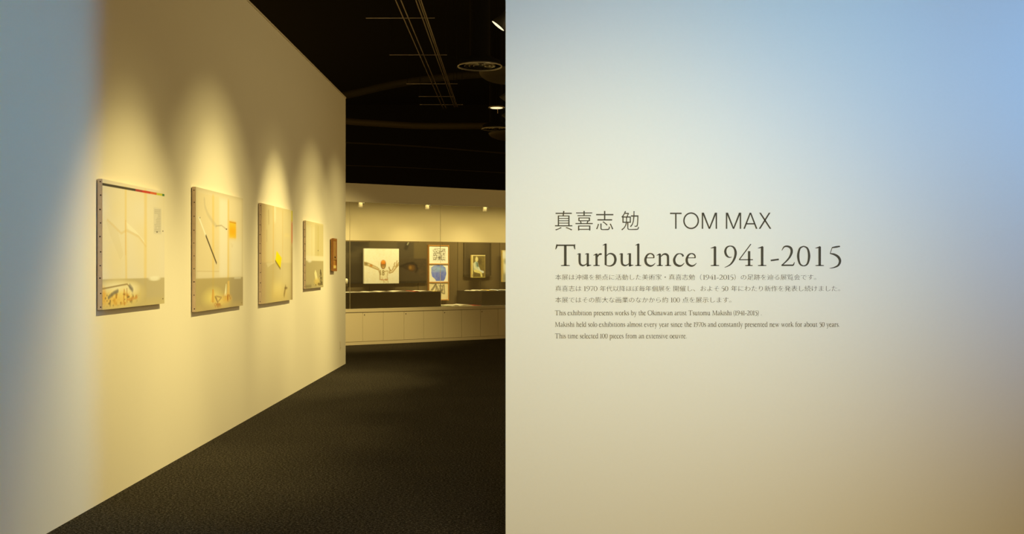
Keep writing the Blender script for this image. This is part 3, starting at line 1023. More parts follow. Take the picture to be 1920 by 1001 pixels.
# plinths
HP = ray_case(648, 549.4, 0.12)[1]
s_end = S_(827, 0.12)
pl = case_thing('display_plinth', 'long black display plinth on the case sill below the pale canvas', 'plinth', 0, 0, H_COUNTER, 'dark plinths in the display case')
caseobj(MB().box(SA + .1, s_end, 0.12, D - 0.10, 0.001, HP - H_COUNTER), 'plinth_box', M['plinth'], pl, 0.003)
s3 = S_(903.5, 0.12)
HP3 = ray_case(905, 546, 0.12)[1]
pl = case_thing('display_plinth', 'dark display plinth on the case sill next to the title wall', 'plinth', s3, 0, H_COUNTER, 'dark plinths in the display case')
caseobj(MB().box(0, 3.2, 0.12, D - 0.10, 0.001, HP3 - H_COUNTER), 'plinth_box', M['plinth'], pl, 0.003)

# sheets lying on the plinths and on the sill


def sheet(name, label, px0, px1, d0, d1, h, m, group, cat='paper', thick=0.012, lift=0.0):
    dm = (d0 + d1) / 2
    s0, s1 = S_(px0, dm), S_(px1, dm)
    t = case_thing(name, label, cat, s0, d0, h, group)
    k = 8
    W, Dp = s1 - s0, d1 - d0
    v = []
    for lv in (0, 1):
        for i in range(k + 1):
            for jn in (0, 1):
                bulge = lift * 0.4 * math.sin(math.pi * i / k)
                v.append((W * i / k, Dp * jn, lv * (thick * .5 + bulge) + (0 if lv == 0 else .001)))
    f = []
    n = (k + 1) * 2
    for i in range(k):
        a = i * 2
        f.append((a, a + 1, a + 3, a + 2))
        f.append((n + a, n + a + 2, n + a + 3, n + a + 1))
        f.append((a, a + 2, n + a + 2, n + a))
        f.append((a + 1, n + a + 1, n + a + 3, a + 3))
    f.append((0, n, n + 1, 1))
    f.append((2 * k, 2 * k + 1, n + 2 * k + 1, n + 2 * k))
    pydata('pages', v, f, m, t)
    return t


G = 'printed matter laid on the plinths'
sheet('open_booklet', 'flat white booklet at the left end of the black plinth', 636, 681, 0.2, 0.62, HP, M['paper'], G, 'booklet', lift=.010)
sheet('open_booklet', 'thick white open booklet right of the flat one on the black plinth', 683, 701, 0.2, 0.62, HP, M['paper'], G, 'booklet', lift=.030)
sheet('open_booklet', 'white booklet below the right half of the pale canvas', 703, 728, 0.2, 0.62, HP, M['paper'], G, 'booklet', lift=.040)
sheet('open_booklet', 'white booklet with curled page left of the dark red one', 730, 766, 0.2, 0.62, HP, M['paper'], G, 'booklet', lift=.045)
sheet('red_booklet', 'small dark red booklet among white ones on the black plinth', 767.5, 777, 0.2, 0.62, HP, M['paper3'], G, 'booklet', lift=.030)
sheet('open_booklet', 'white booklet right of the dark red one on the black plinth', 778, 803, 0.2, 0.62, HP, M['paper'], G, 'booklet', lift=.040)
sheet('yellow_booklet', 'yellow booklet at the right end of the black plinth', 804, 822, 0.2, 0.62, HP, M['paper2'], G, 'booklet', lift=.015)
G = 'loose sheets on the case sill'
sheet('loose_sheet', 'greenish sheet on the sill below the triptych', 827.5, 838, 0.12, 0.5, H_COUNTER + 0.0012, M['paper5'], G, lift=.02)
sheet('loose_sheet', 'white sheet on the sill right of the greenish one', 839, 853, 0.12, 0.5, H_COUNTER + 0.0012, M['paper'], G, lift=.045)
sheet('loose_sheet', 'cream curled sheet at the middle of the coloured sheets on the sill', 854, 877, 0.12, 0.5, H_COUNTER + 0.0012, M['paper'], G, lift=.06)
sheet('loose_sheet', 'red sheet at the right end of the sheets on the sill', 878, 893, 0.12, 0.5, H_COUNTER + 0.0012, M['paper3'], G, lift=.02)
G = 'printed matter on the right plinth'
sheet('open_booklet', 'narrow white sheet overhanging the left end of the right plinth', 880, 889, 0.3, 0.7, HP3, M['paper'], G, 'booklet', lift=.02)
sheet('open_booklet', 'white booklet second from the left on the right plinth', 890, 904, 0.3, 0.7, HP3, M['paper'], G, 'booklet', lift=.035)
sheet('yellow_booklet', 'yellow-orange booklet on the right plinth', 905.5, 922, 0.3, 0.7, HP3, M['paper2'], G, 'booklet', lift=.03)
sheet('open_booklet', 'bluish white booklet on the right plinth', 923.5, 939, 0.3, 0.7, HP3, M['paper4'], G, 'booklet', lift=.035)
sheet('open_booklet', 'white booklet on the right plinth cut off by the title wall', 940.5, 956, 0.3, 0.7, HP3, M['paper'], G, 'booklet', lift=.03)

# small framed photo seen just past the left wall
s0 = S_(640, 0.85)
t = case_thing('standing_figurine', 'small black figurine with white head beside the left wall end', 'figurine', S_(649.5, 0.75), 0.75, HP, None)
MB().lathe([(0, 0), (.035, 0), (.036, .01), (.022, .03), (.028, .08), (.034, .12), (.022, .16), (.012, .165), (0, .165)], 16).build('body', M['plinth'], t, smooth=True)
MB().lathe([(0, .165), (.022, .17), (.03, .20), (.028, .24), (.015, .262), (0, .265)], 16).build('head', M['paper'], t, smooth=True)

# ------------------------------------------------------------------ ceiling hardware: hanging rails
TH = EYE + 3.0


def gx(px, y):
    return (px - 960) / F * y


rails = [('left outer steel rail of the hanging ladder track', -0.434 * 3.0 - 0.006), ('left inner steel rail of the hanging ladder track', -0.4185 * 3.0 + .006),
         ('right outer steel rail of the hanging ladder track', -0.36 * 3.0), ('right middle steel rail of the hanging ladder track', -0.349 * 3.0), ('right inner steel rail of the hanging ladder track', -0.3415 * 3.0)]
tr = thing('ceiling_track', 'long suspended steel ladder track running to the far end under the black ceiling', 'track', (-1.2, 12, TH))
for lb, xx in rails:
    MB().tube([(xx + 1.2, -6.5, 0), (xx + 1.2, 8.2 if xx < -1.2 else 8.0, 0)], 0.0075, 8).build('rail', M['rail'], tr)
for yy, xa, xb in ((12.95, 686, 815), (15.2, 730, 838), (17.6, 762, 858), (18.9, 785, 852), (19.85, 787, 868)):
    MB().tube([(gx(xa, yy) + 1.2, yy - 12, 0.022), (gx(xb, yy) + 1.2, yy - 12, 0.022)], 0.006, 8).build('cross_bar', M['rail'], tr)
    MB().tube([(gx(xa, yy) + 1.215, yy - 12, 0.02), (gx(xa, yy) + 1.215, yy - 12, 6.6 - TH)], 0.004, 6).build('hanger_rod', M['black'], tr)
    MB().tube([(gx(xb, yy) + 1.185, yy - 12, 0.02), (gx(xb, yy) + 1.185, yy - 12, 6.6 - TH)], 0.004, 6).build('hanger_rod', M['black'], tr)

# round air diffusers
def diffuser(px, py, y, D_, label):
    X = gx(px, y)
    Z = EYE + (500.5 - py) / F * y
    t = thing('round_air_diffuser', label, 'air vent', (X, y, Z), 0, 'round ceiling air diffusers')
    R = D_ / 2
    MB().lathe([(R - .022, .012), (R - .004, .0), (R, .004), (R, .012), (R - .02, .03)], 56).build('outer_rim', M['rim'], t, smooth=True)
    for k, rr in enumerate((.70, .50, .30)):
        MB().lathe([(R * rr - .03, .05 + k * .004), (R * rr - .006, .012), (R * rr, .014), (R * rr - .02, .06)], 48).build('inner_cone', M['rim2'], t, smooth=True)
    MB().lathe([(R - .02, .02), (R * .9, .09), (R * .45, .16), (R * .45, 6.6 - Z)], 40).build('neck_duct', M['black'], t, smooth=True)
    return t


diffuser(899.8, 126, 15.35, 0.65, 'round slotted air diffuser near the ceiling track end, upper right of the black ceiling')
diffuser(930, 243, 22.3, 0.62, 'round air diffuser low over the display case beside the title wall')

# ducts and pipes as dark structure
M['ductdim'] = mat('olive_black_duct', (0.055, 0.042, 0.018), 0.7)
M['ductfaint'] = mat('black_cable', (0.022, 0.017, 0.009), 0.8)


def duct(name, pts, r, m):
    q = [Vector(((px - 960) / F * y, y, EYE + (500.5 - py) / F * y)) for px, py, y in pts]
    out = []
    for i in range(len(q) - 1):
        p0, p1, p2_, p3 = q[max(i - 1, 0)], q[i], q[i + 1], q[min(i + 2, len(q) - 1)]
        for k in range(6):
            u = k / 6
            out.append(0.5 * ((2 * p1) + (-p0 + p2_) * u + (2 * p0 - 5 * p1 + 4 * p2_ - p3) * u * u + (-p0 + 3 * p1 - 3 * p2_ + p3) * u ** 3))
    out.append(q[-1])
    return struct(MB().tube(out, r, 16).build(name, m, smooth=True))


duct('trim_4', [(560, 215, 24), (650, 227, 24), (720, 232, 24), (790, 236, 24), (880, 236, 24), (1000, 236, 24)], 0.075, M['ductdim'])
duct('trim_5', [(600, 186, 20), (660, 176, 20), (740, 158, 20), (830, 145, 20), (920, 138, 20), (1000, 134, 20)], 0.07, mat('olive_black_duct_faint', (0.028, 0.022, 0.010), .8))
for nm, px, py, y, rx, rz_ in (('trim_6', 950, 134, 18.6, 52, 23), ('trim_9', 962, 250, 23.4, 46, 14)):
    _r, _h = rx / F * y, rz_ / F * y
    o = struct(MB().lathe([(_r * math.cos(q * math.pi / 20), -_h * math.sin(q * math.pi / 20)) for q in range(11)], 40).build(nm, M['ductdim'], smooth=True))
    o.location = (gx(px, y), y, EYE + (500.5 - py) / F * y)
duct('trim_7', [(620, 266, 26), (780, 274, 26), (980, 290, 26)], 0.02, M['ductfaint'])
duct('trim_8', [(620, 309, 26), (780, 315, 26), (980, 326, 26)], 0.012, M['ductfaint'])

# ------------------------------------------------------------------ track spotlights aimed at the left wall
ltrack = thing('lighting_track', 'black lighting track hung overhead mostly hidden behind the title wall', 'track', (0.10, 12, 4.22))
MB().box(-0.018, 0.018, -6.6, 6.4, -0.016, 0.016).build('track_channel', M['lampbody'], ltrack)
for yy in (-5, -1, 3, 6):
    MB().tube([(0, yy, 0.016), (0, yy, 6.6 - 4.22)], 0.005, 6).build('hanger_rod', M['lampbody'], ltrack)
for yy, tz, pw, lb, xx in ((7.06, 7.08, (40, 500, 170), 'black track spotlight aimed at the painting with the striped top', 0.10),
                       (9.05, 9.05, (320, 195, 240), 'black track spotlight aimed at the painting with the orange square', 0.10),
                       (11.3, 11.35, (70, 220, 470), 'black track spotlight with bright lit face beside the top of the title wall edge', -0.147),
                       (13.4, 13.45, (310, 500, 0), 'black track spotlight aimed at the smallest tacked painting', 0.10),
                       (15.1, 15.2, (250, 115, 0), 'black track spotlight aimed at the wooden relief', 0.10),
                       (16.3, 17.2, (30, 0, 0), 'black track spotlight edge glinting just left of the title wall', -0.122),
                       (18.3, 19.0, (30, 0, 0), 'farthest black track spotlight, a small glint left of the title wall', -0.11)):
    z0 = 4.005
    t = thing('track_spotlight', lb, 'spotlight', (xx, yy, z0), 0, 'track spotlights aimed at the left wall')
    tgt = Vector((LW(tz), tz, 1.0))
    q = (tgt - Vector((xx, yy, z0))).to_track_quat('-Z', 'Y')
    b = MB().lathe([(0, .20), (.03, .20), (.045, .17), (.05, .10), (.085, 0.0), (.082, -.004), (.075, .004), (.045, .05), (0, .055)], 28).build('lamp_head', M['lampbody'], t, smooth=True)
    b.rotation_euler = q.to_euler()
    b = MB().lathe([(0, -.004), (.070, -.004), (.082, -.001)], 28).build('lit_lens', M['lamplit'], t, smooth=True)
    b.rotation_euler = q.to_euler()
    MB().tube([(0, 0, .06), (0.10 - xx if xx < 0 else 0, 0, 4.203 - z0)], .008, 8).build('swivel_arm', M['lampbody'], t)
    dirv = (tgt - Vector((xx, yy, z0))).normalized()
    p = Vector((xx, yy, z0)) + dirv * 0.02
    for (h_, deg), e_ in zip(((1.0, 62), (0.5, 50), (1.5, 38)), pw):
        if e_:
            spot('track_lamp_light', p, (LW(tz), tz, h_), deg, 1.0, e_, WARM, 0.04)

# round downlight disc hanging at the edge
y = 19.3
t = thing('round_downlight', 'small round glowing ceiling light with thin pull rod near the title wall', 'ceiling light', (gx(931, y), y, EYE + (500.5 - 202.3) / F * y))
MB().lathe([(0, .03), (.12, .03), (.148, .012), (.15, 0), (.146, -.004), (.12, 0), (0, .004)], 32).build('lamp_ring', M['rim'], t, smooth=True)
MB().lathe([(0, -.006), (.10, -.006), (.115, 0)], 24).build('lamp_lens', mat('dim_lens', (.8, .7, .5), .5, emit=(1, .8, .45), estr=1.2), t, smooth=True)
MB().tube([(0, 0, .03), (0, 0, 6.6 - t.location.z)], .006, 6).build('hanger_rod', M['black'], t)
MB().tube([(0.02, 0, -.006), (0.02, 0, -.10)], .004, 6).build('pull_rod', M['rail'], t)

ls = area('case_fill_strip', (0, 0, 0), (0, 0, -1), 8.0, 0.06, 62, (1.0, 0.78, 0.30), math.radians(100))  # unseen strip of light added inside the header to even out the case
_c = Vector((OX + 2.0 * UX + 0.16 * VX, OY + 2.0 * UY + 0.16 * VY, H_TOP - 0.08))
ls.location = _c
_zz = -(Vector((VX, VY, -1.7)).normalized())
_xx = Vector((UX, UY, 0))
_yy = _zz.cross(_xx)
from mathutils import Matrix
ls.rotation_euler = Matrix((_xx, _yy, _zz)).transposed().to_euler()

# area fill added to lift the left wall, in place of hidden gallery spots
area('gallery_fill', (3.5, 11.0, 4.6), (-2.5, 11.0, 1.8), 2.0, 9.0, 95, (1.0, 0.80, 0.40))
spot('case_front_lamp', (-3.2, 15.5, 4.6), tuple((OX + 0.0, OY, 0.75)), 43, 1.0, 1600, (1.0, 0.74, 0.25), 0.08)

# ------------------------------------------------------------------ lettering on the title wall
PXM = ZR / F          # metres per photograph pixel on the title wall
TF = 0.0006           # film thickness


def tx(px):
    return (px - 960) * PXM


def tz(py):
    return EYE + (500.5 - py) * PXM


def flat_mesh(name, v2, faces, m, parent=None):
    """2-D faces (x,z metres) -> thin film standing off the wall"""
    v = [(x, -TF, z) for x, z in v2]
    me = bpy.data.meshes.new(name)
    me.from_pydata(v, [], faces)
    bm = bmesh.new()
    bm.from_mesh(me)
    for f in bm.faces:
        f.normal_update()
        if f.normal.y > 0:
            f.normal_flip()
    be = [e for e in bm.edges if len(e.link_faces) == 1]
    r = bmesh.ops.extrude_edge_only(bm, edges=be)
    for g in r['geom']:
        if isinstance(g, bmesh.types.BMVert):
            g.co.y = 0.0
    bm.to_mesh(me)
    bm.free()
    return new(name, me, m, parent)


_cache = {}


def cjk(body, size_px, off=0.0, ax=0.0, ay=0.0):
    """outline of a text run in pixels, baseline at 0, from the built-in font"""
    cu = bpy.data.curves.new('run', 'FONT')
    cu.body = body
    cu.size = 1.0
    cu.offset = off
    cu.resolution_u = 3
    ob = bpy.data.objects.new('run', cu)
    C.objects.link(ob)
    bpy.context.view_layer.update()
    dg = bpy.context.evaluated_depsgraph_get()
    me = bpy.data.meshes.new_from_object(ob.evaluated_get(dg))
    bpy.data.objects.remove(ob)
    bm = bmesh.new()
    bm.from_mesh(me)
    bmesh.ops.remove_doubles(bm, verts=bm.verts, dist=1e-5)
    if ax or ay:
        bm.normal_update()
        mv = {}
        for v in bm.verts:
            nx = ny = 0.0
            c = 0
            for e in v.link_edges:
                if len(e.link_faces) == 1:
                    f = e.link_faces[0]
                    mid = (e.verts[0].co + e.verts[1].co) / 2
                    d = e.verts[1].co - e.verts[0].co
                    n = Vector((d.y, -d.x)).normalized()
                    cc = f.calc_center_median()
                    if (cc.xy - mid.xy).dot(n) > 0:
                        n = -n
                    nx += n.x
                    ny += n.y
                    c += 1
            if c:
                mv[v] = (-ax * nx * (2 / c), -ay * ny * (2 / c))
        for v, (a, b) in mv.items():
            v.co.x += a
            v.co.y += b
    v2 = [(v.co.x * size_px, v.co.y * size_px) for v in bm.verts]
    for i, v in enumerate(bm.verts):
        v.index = i
    fs = [tuple(v.index for v in f.verts) for f in bm.faces]
    bm.free()
    return v2, fs


# ---- a hand-made old-style serif alphabet: strokes in units where the x-height is 154
def smooth(pts, ws, k=6):
    P_ = [Vector(p) for p in pts]
    if len(P_) == 2:
        return P_, list(ws)
    out, wo = [], []
    for i in range(len(P_) - 1):
        p0, p1, p2_, p3 = P_[max(i - 1, 0)], P_[i], P_[i + 1], P_[min(i + 2, len(P_) - 1)]
        for q in range(k):
            u = q / k
            out.append(0.5 * ((2 * p1) + (-p0 + p2_) * u + (2 * p0 - 5 * p1 + 4 * p2_ - p3) * u * u + (-p0 + 3 * p1 - 3 * p2_ + p3) * u ** 3))
            wo.append(ws[i] + (ws[i + 1] - ws[i]) * u)
    out.append(P_[-1])
    wo.append(ws[-1])
    return out, wo


def st(pts, w, sm=True):
    ws = [w] * len(pts) if not isinstance(w, (list, tuple)) else list(w)
    return (pts, ws, sm)


def foot(x, l, r, y=0, w=11):      # slab serif with slight cup
    return st([(x - l, y + w * .45), (x, y + w * .62), (x + r, y + w * .45)], [w * .8, w * 1.3, w * .8])


def flag(x, y, l=26, w=24):        # slanted head serif on a stem whose right side is at x
    return st([(x - l - w * .4, y - 16), (x - w * .2, y - 3), (x + w * .42, y + 4)], [5, 16, 8])


STM = 28


def stem(x, y0, y1, w=STM):
    return st([(x, y0), (x, y1)], w)


Gs = {
 'T': (247, [st([(12, 257), (238, 257)], 18), st([(17, 270), (15, 240), (2, 206)], [6, 20, 6]), st([(244, 270), (236, 240), (244, 206)], [6, 20, 8]), stem(123, 2, 255, 32), foot(123, 54, 56)]),
 'u': (178, [st([(0, 143), (22, 152), (44, 154)], [5, 12, 6]), st([(31, 150), (31, 60), (40, 22), (68, 6), (100, 14), (124, 34)], [28, 28, 26, 20, 13, 8]), st([(98, 143), (118, 152), (146, 154)], [5, 12, 6]), stem(132, 0, 152, 28), st([(122, -6), (140, 6), (176, 10)], [6, 20, 6])]),
 'r': (120, [flag(42, 148), stem(45, 2, 150, 28), st([(54, 108), (74, 140), (96, 148), (106, 140)], [9, 18, 24, 20]), foot(45, 40, 40)]),
 'b': (170, [flag(30, 272), stem(31, 12, 272, 26), st([(38, 120), (66, 148), (104, 152), (140, 126), (152, 76), (136, 28), (96, 2), (54, 4), (24, 18)], [9, 13, 20, 29, 31, 27, 16, 10, 8])]),
 'l': (74, [flag(40, 272), stem(40, 2, 272, 28), foot(40, 38, 36)]),
 'e': (138, [st([(22, 101), (122, 101)], 9), st([(119, 98), (118, 124), (104, 144), (74, 154), (38, 136), (15, 84), (26, 30), (68, 2), (106, 8), (137, 36)], [13, 17, 17, 13, 22, 30, 30, 24, 15, 5])]),
 'n': (180, [flag(38, 148), stem(42, 2, 150, 28), st([(53, 116), (82, 142), (112, 148), (138, 130), (143, 92), (143, 2)], [8, 16, 24, 28, 28, 28]), foot(42, 38, 36), foot(143, 36, 38)]),
 'c': (142, [st([(126, 118), (116, 140), (84, 153), (44, 138), (15, 82), (28, 28), (72, 2), (110, 8), (140, 38)], [24, 20, 10, 20, 30, 31, 25, 15, 5])]),
 '1': (106, [st([(0, 222), (30, 228), (60, 245)], [5, 14, 6]), stem(54, 2, 240, 31), foot(54, 52, 52)]),
 '9': (160, [st([(96, 112), (64, 107), (30, 132), (15, 182), (34, 230), (78, 247), (122, 228), (144, 165), (126, 86), (78, 18), (6, -20)], [5, 13, 26, 28, 20, 12, 22, 30, 26, 17, 4])]),
 '4': (176, [st([(148, 272), (3, 78)], 12, False), st([(2, 78), (174, 78)], 12), stem(126, 2, 184, 29), foot(126, 48, 44)]),
 '0': (164, [st([(82, 244), (34, 216), (14, 124), (34, 30), (82, 2), (130, 30), (150, 124), (130, 216), (82, 244)], [12, 22, 30, 22, 12, 22, 30, 22, 12])]),
 '2': (168, [st([(10, 192), (38, 236), (80, 244), (122, 222), (132, 172), (106, 108), (56, 50), (8, 8)], [5, 16, 22, 29, 30, 22, 16, 12]), st([(6, 9), (150, 9)], 18), st([(146, 6), (156, 18), (168, 48)], [10, 16, 4])]),
 '5': (146, [st([(36, 228), (84, 236), (134, 244)], [12, 22, 16]), st([(38, 232), (12, 156)], 8, False), st([(8, 156), (66, 142), (114, 110), (134, 62), (114, 10), (62, -18), (4, -28)], [9, 24, 31, 30, 24, 14, 4])]),
 '7': (150, [st([(10, 236), (146, 236)], 20), st([(14, 240), (4, 204)], [10, 5]), st([(140, 234), (58, 2)], [10, 28], False)]),
 '-': (104, [st([(2, 68), (102, 82)], 20)]),
 'a': (140, [st([(20, 122), (46, 148), (78, 150), (100, 132), (102, 96), (102, 28), (116, 8), (138, 18)], [18, 14, 14, 22, 26, 26, 16, 6]), st([(98, 88), (52, 76), (20, 46), (24, 16), (50, 4), (84, 20), (98, 34)], [8, 14, 24, 24, 18, 10, 8])]),
 'd': (172, [st([(134, 130), (84, 150), (34, 126), (14, 72), (34, 20), (74, 4), (112, 22), (132, 36)], [8, 12, 22, 30, 28, 20, 12, 8]), flag(132, 272), stem(134, 8, 272, 27), st([(126, -4), (144, 6), (172, 10)], [6, 18, 6])]),
 'f': (110, [st([(122, 252), (98, 270), (66, 262), (50, 220), (48, 150)], [20, 16, 18, 25, 27]), stem(48, 2, 160, 27), st([(8, 146), (96, 146)], 11), foot(48, 36, 42)]),
 'h': (180, [flag(38, 272), stem(42, 2, 272, 27), st([(53, 114), (82, 142), (112, 148), (138, 130), (143, 92), (143, 2)], [8, 16, 24, 28, 28, 28]), foot(42, 38, 34), foot(143, 34, 38)]),
 'i': (82, [flag(38, 148), stem(42, 2, 150, 27), foot(42, 36, 36), st([(36, 224), (50, 224)], 30)]),
 'k': (176, [flag(38, 272), stem(42, 2, 272, 27), foot(42, 36, 32), st([(52, 76), (132, 142)], 10, False), st([(106, 146), (156, 146)], 9), st([(72, 92), (160, 8)], [24, 26], False), foot(156, 28, 26)]),
 'm': (266, [flag(38, 148), stem(42, 2, 150, 27), st([(53, 116), (78, 142), (104, 148), (128, 130), (132, 92), (132, 2)], [8, 16, 24, 27, 27, 27]), st([(142, 116), (168, 142), (194, 148), (218, 130), (222, 92), (222, 2)], [8, 16, 24, 27, 27, 27]), foot(42, 36, 30), foot(132, 28, 30), foot(222, 30, 36)]),
 'o': (160, [st([(80, 152), (34, 134), (14, 76), (34, 20), (80, 2), (126, 20), (146, 76), (126, 134), (80, 152)], [12, 22, 30, 22, 12, 22, 30, 22, 12])]),
 'p': (176, [flag(38, 148), stem(42, -84, 150, 27), st([(50, 118), (80, 146), (114, 148), (148, 122), (156, 74), (138, 24), (100, 2), (66, 6), (50, 18)], [9, 14, 22, 29, 31, 26, 16, 10, 8]), foot(42, 36, 40, -88)]),
 's': (112, [st([(94, 112), (90, 140), (60, 152), (26, 138), (22, 110), (56, 82), (92, 54), (92, 22), (58, 4), (22, 12), (14, 46)], [6, 12, 14, 22, 26, 28, 26, 22, 14, 12, 6])]),
 't': (104, [st([(50, 196), (44, 150), (44, 50), (54, 14), (80, 6), (102, 22)], [5, 24, 27, 24, 18, 6]), st([(10, 146), (92, 146)], 12)]),
 'v': (164, [st([(32, 148), (86, 4)], [26, 22], False), st([(138, 146), (90, 0)], [11, 9], False), st([(4, 147), (62, 147)], 9), st([(110, 147), (162, 147)], 9)]),
 'w': (246, [st([(32, 148), (80, 4)], [26, 22], False), st([(128, 150), (84, 0)], [11, 9], False), st([(118, 148), (168, 4)], [26, 22], False), st([(218, 146), (172, 0)], [11, 9], False), st([(4, 147), (60, 147)], 9), st([(94, 147), (140, 147)], 9), st([(192, 147), (242, 147)], 9)]),
 'x': (160, [st([(30, 146), (130, 6)], [25, 25], False), st([(126, 146), (28, 6)], 9, False), foot(130, 34, 26), foot(28, 24, 26), st([(6, 147), (62, 147)], 9), st([(100, 147), (150, 147)], 9)]),
 'y': (162, [st([(32, 148), (88, 6)], [26, 20], False), st([(138, 146), (92, 0), (60, -66), (30, -82)], [11, 12, 14, 22]), st([(4, 147), (62, 147)], 9), st([(110, 147), (160, 147)], 9)]),
 'M': (330, [st([(58, 254), (46, 2)], [14, 12], False), st([(58, 258), (164, 10)], [30, 26], False), st([(266, 256), (166, 6)], [11, 10], False), st([(268, 256), (282, 2)], [32, 32], False), foot(46, 36, 36), foot(282, 42, 40), st([(20, 260), (64, 260)], 9), st([(262, 260), (306, 260)], 9)]),
 'O': (276, [st([(138, 262), (60, 234), (18, 132), (54, 32), (138, 0), (222, 30), (258, 132), (218, 234), (138, 262)], [12, 24, 33, 26, 12, 24, 33, 26, 12])]),
 '(': (84, [st([(76, 284), (34, 210), (22, 110), (40, 10), (78, -60)], [5, 18, 24, 18, 5])]),
 ')': (84, [st([(8, 284), (50, 210), (62, 110), (44, 10), (6, -60)], [5, 18, 24, 18, 5])]),
 '.': (70, [st([(26, 15), (44, 15)], 30)]),
 ' ': (84, []),
}


def glyph(ch, ox, sc, sxk=1.0, bold=1.0, seg=6):
    """-> list of (verts2, faces) pieces of one letter, in pixels"""
    V, Fc = [], []
    for pts, ws, sm in Gs[ch][1]:
        P_, W_ = smooth(pts, ws, seg) if sm else ([Vector(p) for p in pts], list(ws))
        n0 = len(V)
        n = len(P_)
        closed = (P_[0] - P_[-1]).length < 1e-6
        for i, p in enumerate(P_):
            if closed and i in (0, n - 1):
                d = (P_[1] - P_[-2])
            else:
                d = (P_[min(i + 1, n - 1)] - P_[max(i - 1, 0)])
            d.normalize()
            q = Vector((-d.y, d.x)) * W_[i] / 2 * bold
            for e in (p + q, p - q):
                V.append(((ox + e.x * sxk) * 1.0 if False else ox + e.x * sc * sxk, e.y * sc))
        for i in range(n - 1):
            a = n0 + 2 * i
            Fc.append((a, a + 1, a + 3, a + 2))
    return V, Fc


KERN = 13


def run_len(s, gap=KERN):
    return sum(Gs[c][0] for c in s) + gap * (len(s) - 1)


def serif_run(s, x0, x1, sc, bold=1.0, seg=3, asc=1.0):
    """text run in pixels fitted between x0 and x1"""
    k = (x1 - x0) / (run_len(s) * sc)
    V, Fc = [], []
    x = x0
    for c in s:
        v, f = glyph(c, x, sc, k, bold, seg)
        n = len(V)
        xh = 154 * sc
        V += [(p, q if q < xh else xh + (q - xh) * asc) for p, q in v]
        Fc += [tuple(i + n for i in q) for q in f]
        x += (Gs[c][0] + KERN) * sc * k
    return V, Fc


def to_wall(V, by, origin):
    return [((x - origin) * PXM, (0) + y * PXM) for x, y in V]


def line_thing(name, label, x, by, group=None):
    return thing(name, label, 'lettering', (tx(x), ZR, tz(by)), 0, group)


# title line 1 (Japanese)
HG = 'title lettering on the white wall'
by = 428.7
t = line_thing('title_lettering', 'large thin Japanese characters at the top left of the wall text', 1040, by, HG)
for ch, x0, x1 in (('真', 1040.6, 1073.2), ('喜', 1079, 1111.5), ('志', 1117.6, 1150), ('勉', 1164.8, 1198.2)):
    V, Fc = cjk(ch, 35.6, 0, 0.0055, 0.0065)
    xs = [v[0] for v in V]
    a, b = min(xs), max(xs)
    k = (x1 - x0) / (b - a)
    V = [((x0 - 1040) * PXM + (x - a) * k * PXM, (y * 1.135 - 0.4) * PXM) for x, y in V]
    flat_mesh('character', V, Fc, M['ink'], t)
# title line 1 (capitals)
by = 428.9
t = line_thing('title_lettering', 'thin sans-serif capitals to the right of the large Japanese characters', 1256, by, HG)
SANS = {
 'T': [[(0, 30.2), (21.8, 30.2), (21.8, 27.6), (0, 27.6)], [(9.6, 27.7), (12.3, 27.7), (12.3, 0), (9.6, 0)]],
 'M': [[(0, 0), (2.6, 0), (2.6, 30.2), (0, 30.2)], [(26.0, 0), (28.6, 0), (28.6, 30.2), (26.0, 30.2)], [(0.6, 30.2), (4.0, 30.2), (15.6, 0), (13.0, 0)], [(28.0, 30.2), (24.6, 30.2), (13.0, 0), (15.6, 0)]],
 'A': [[(0, 0), (2.9, 0), (14.5, 30.2), (11.8, 30.2)], [(26.4, 0), (23.5, 0), (11.9, 30.2), (14.6, 30.2)], [(4.6, 8.2), (21.8, 8.2), (20.9, 10.6), (5.5, 10.6)]],
 'X': [[(0.8, 30.2), (4.0, 30.2), (23.6, 0), (20.4, 0)], [(22.0, 30.2), (18.9, 30.2), (0, 0), (3.2, 0)]],
 'O': [],
}
_n = 48
for _i in range(_n):
    a0, a1 = 2 * math.pi * _i / _n, 2 * math.pi * (_i + 1) / _n
    SANS['O'].append([(14.8 + 14.8 * math.cos(a0), 15.1 + 15.7 * math.sin(a0)), (14.8 + 14.8 * math.cos(a1), 15.1 + 15.7 * math.sin(a1)),
                      (14.8 + 12.1 * math.cos(a1), 15.1 + 13.1 * math.sin(a1)), (14.8 + 12.1 * math.cos(a0), 15.1 + 13.1 * math.sin(a0))])
for ch, x0 in (('T', 1256.2), ('O', 1281.0), ('M', 1315.8), ('M', 1361), ('A', 1393.8), ('X', 1422.6)):
    V, Fc = [], []
    for pg in SANS[ch]:
        n = len(V)
        V += [((x0 - 1256 + x) * PXM, y * PXM) for x, y in pg]
        Fc.append(tuple(range(n, n + len(pg))))
    flat_mesh('letter', V, Fc, M['ink'], t)
# title line 2
by = 498.6
sc = 1 / 6.62
t = line_thing('title_lettering', 'largest line, a serif word followed by a span of years', 1040, by, HG)
for ch, x0 in (('T', 75), ('u', 345), ('r', 541), ('b', 668), ('u', 868), ('l', 1064), ('e', 1178), ('n', 1330), ('c', 1535), ('e', 1690)):
    V, Fc = glyph(ch, 1030 + x0 / 6.62 - 1040, sc)
    flat_mesh('letter', [(x * PXM, y * PXM) for x, y in V], Fc, M['ink'], t)
for ch, x0 in (('1', 148), ('9', 315), ('4', 500), ('1', 734), ('-', 892), ('2', 1022), ('0', 1221), ('1', 1448), ('5', 1620)):
    V, Fc = glyph(ch, 1310 + x0 / 6.62 - 1040, sc)
    flat_mesh('letter', [(x * PXM, (y - .4 / sc * 0) * PXM) for x, y in V], Fc, M['ink'], t)

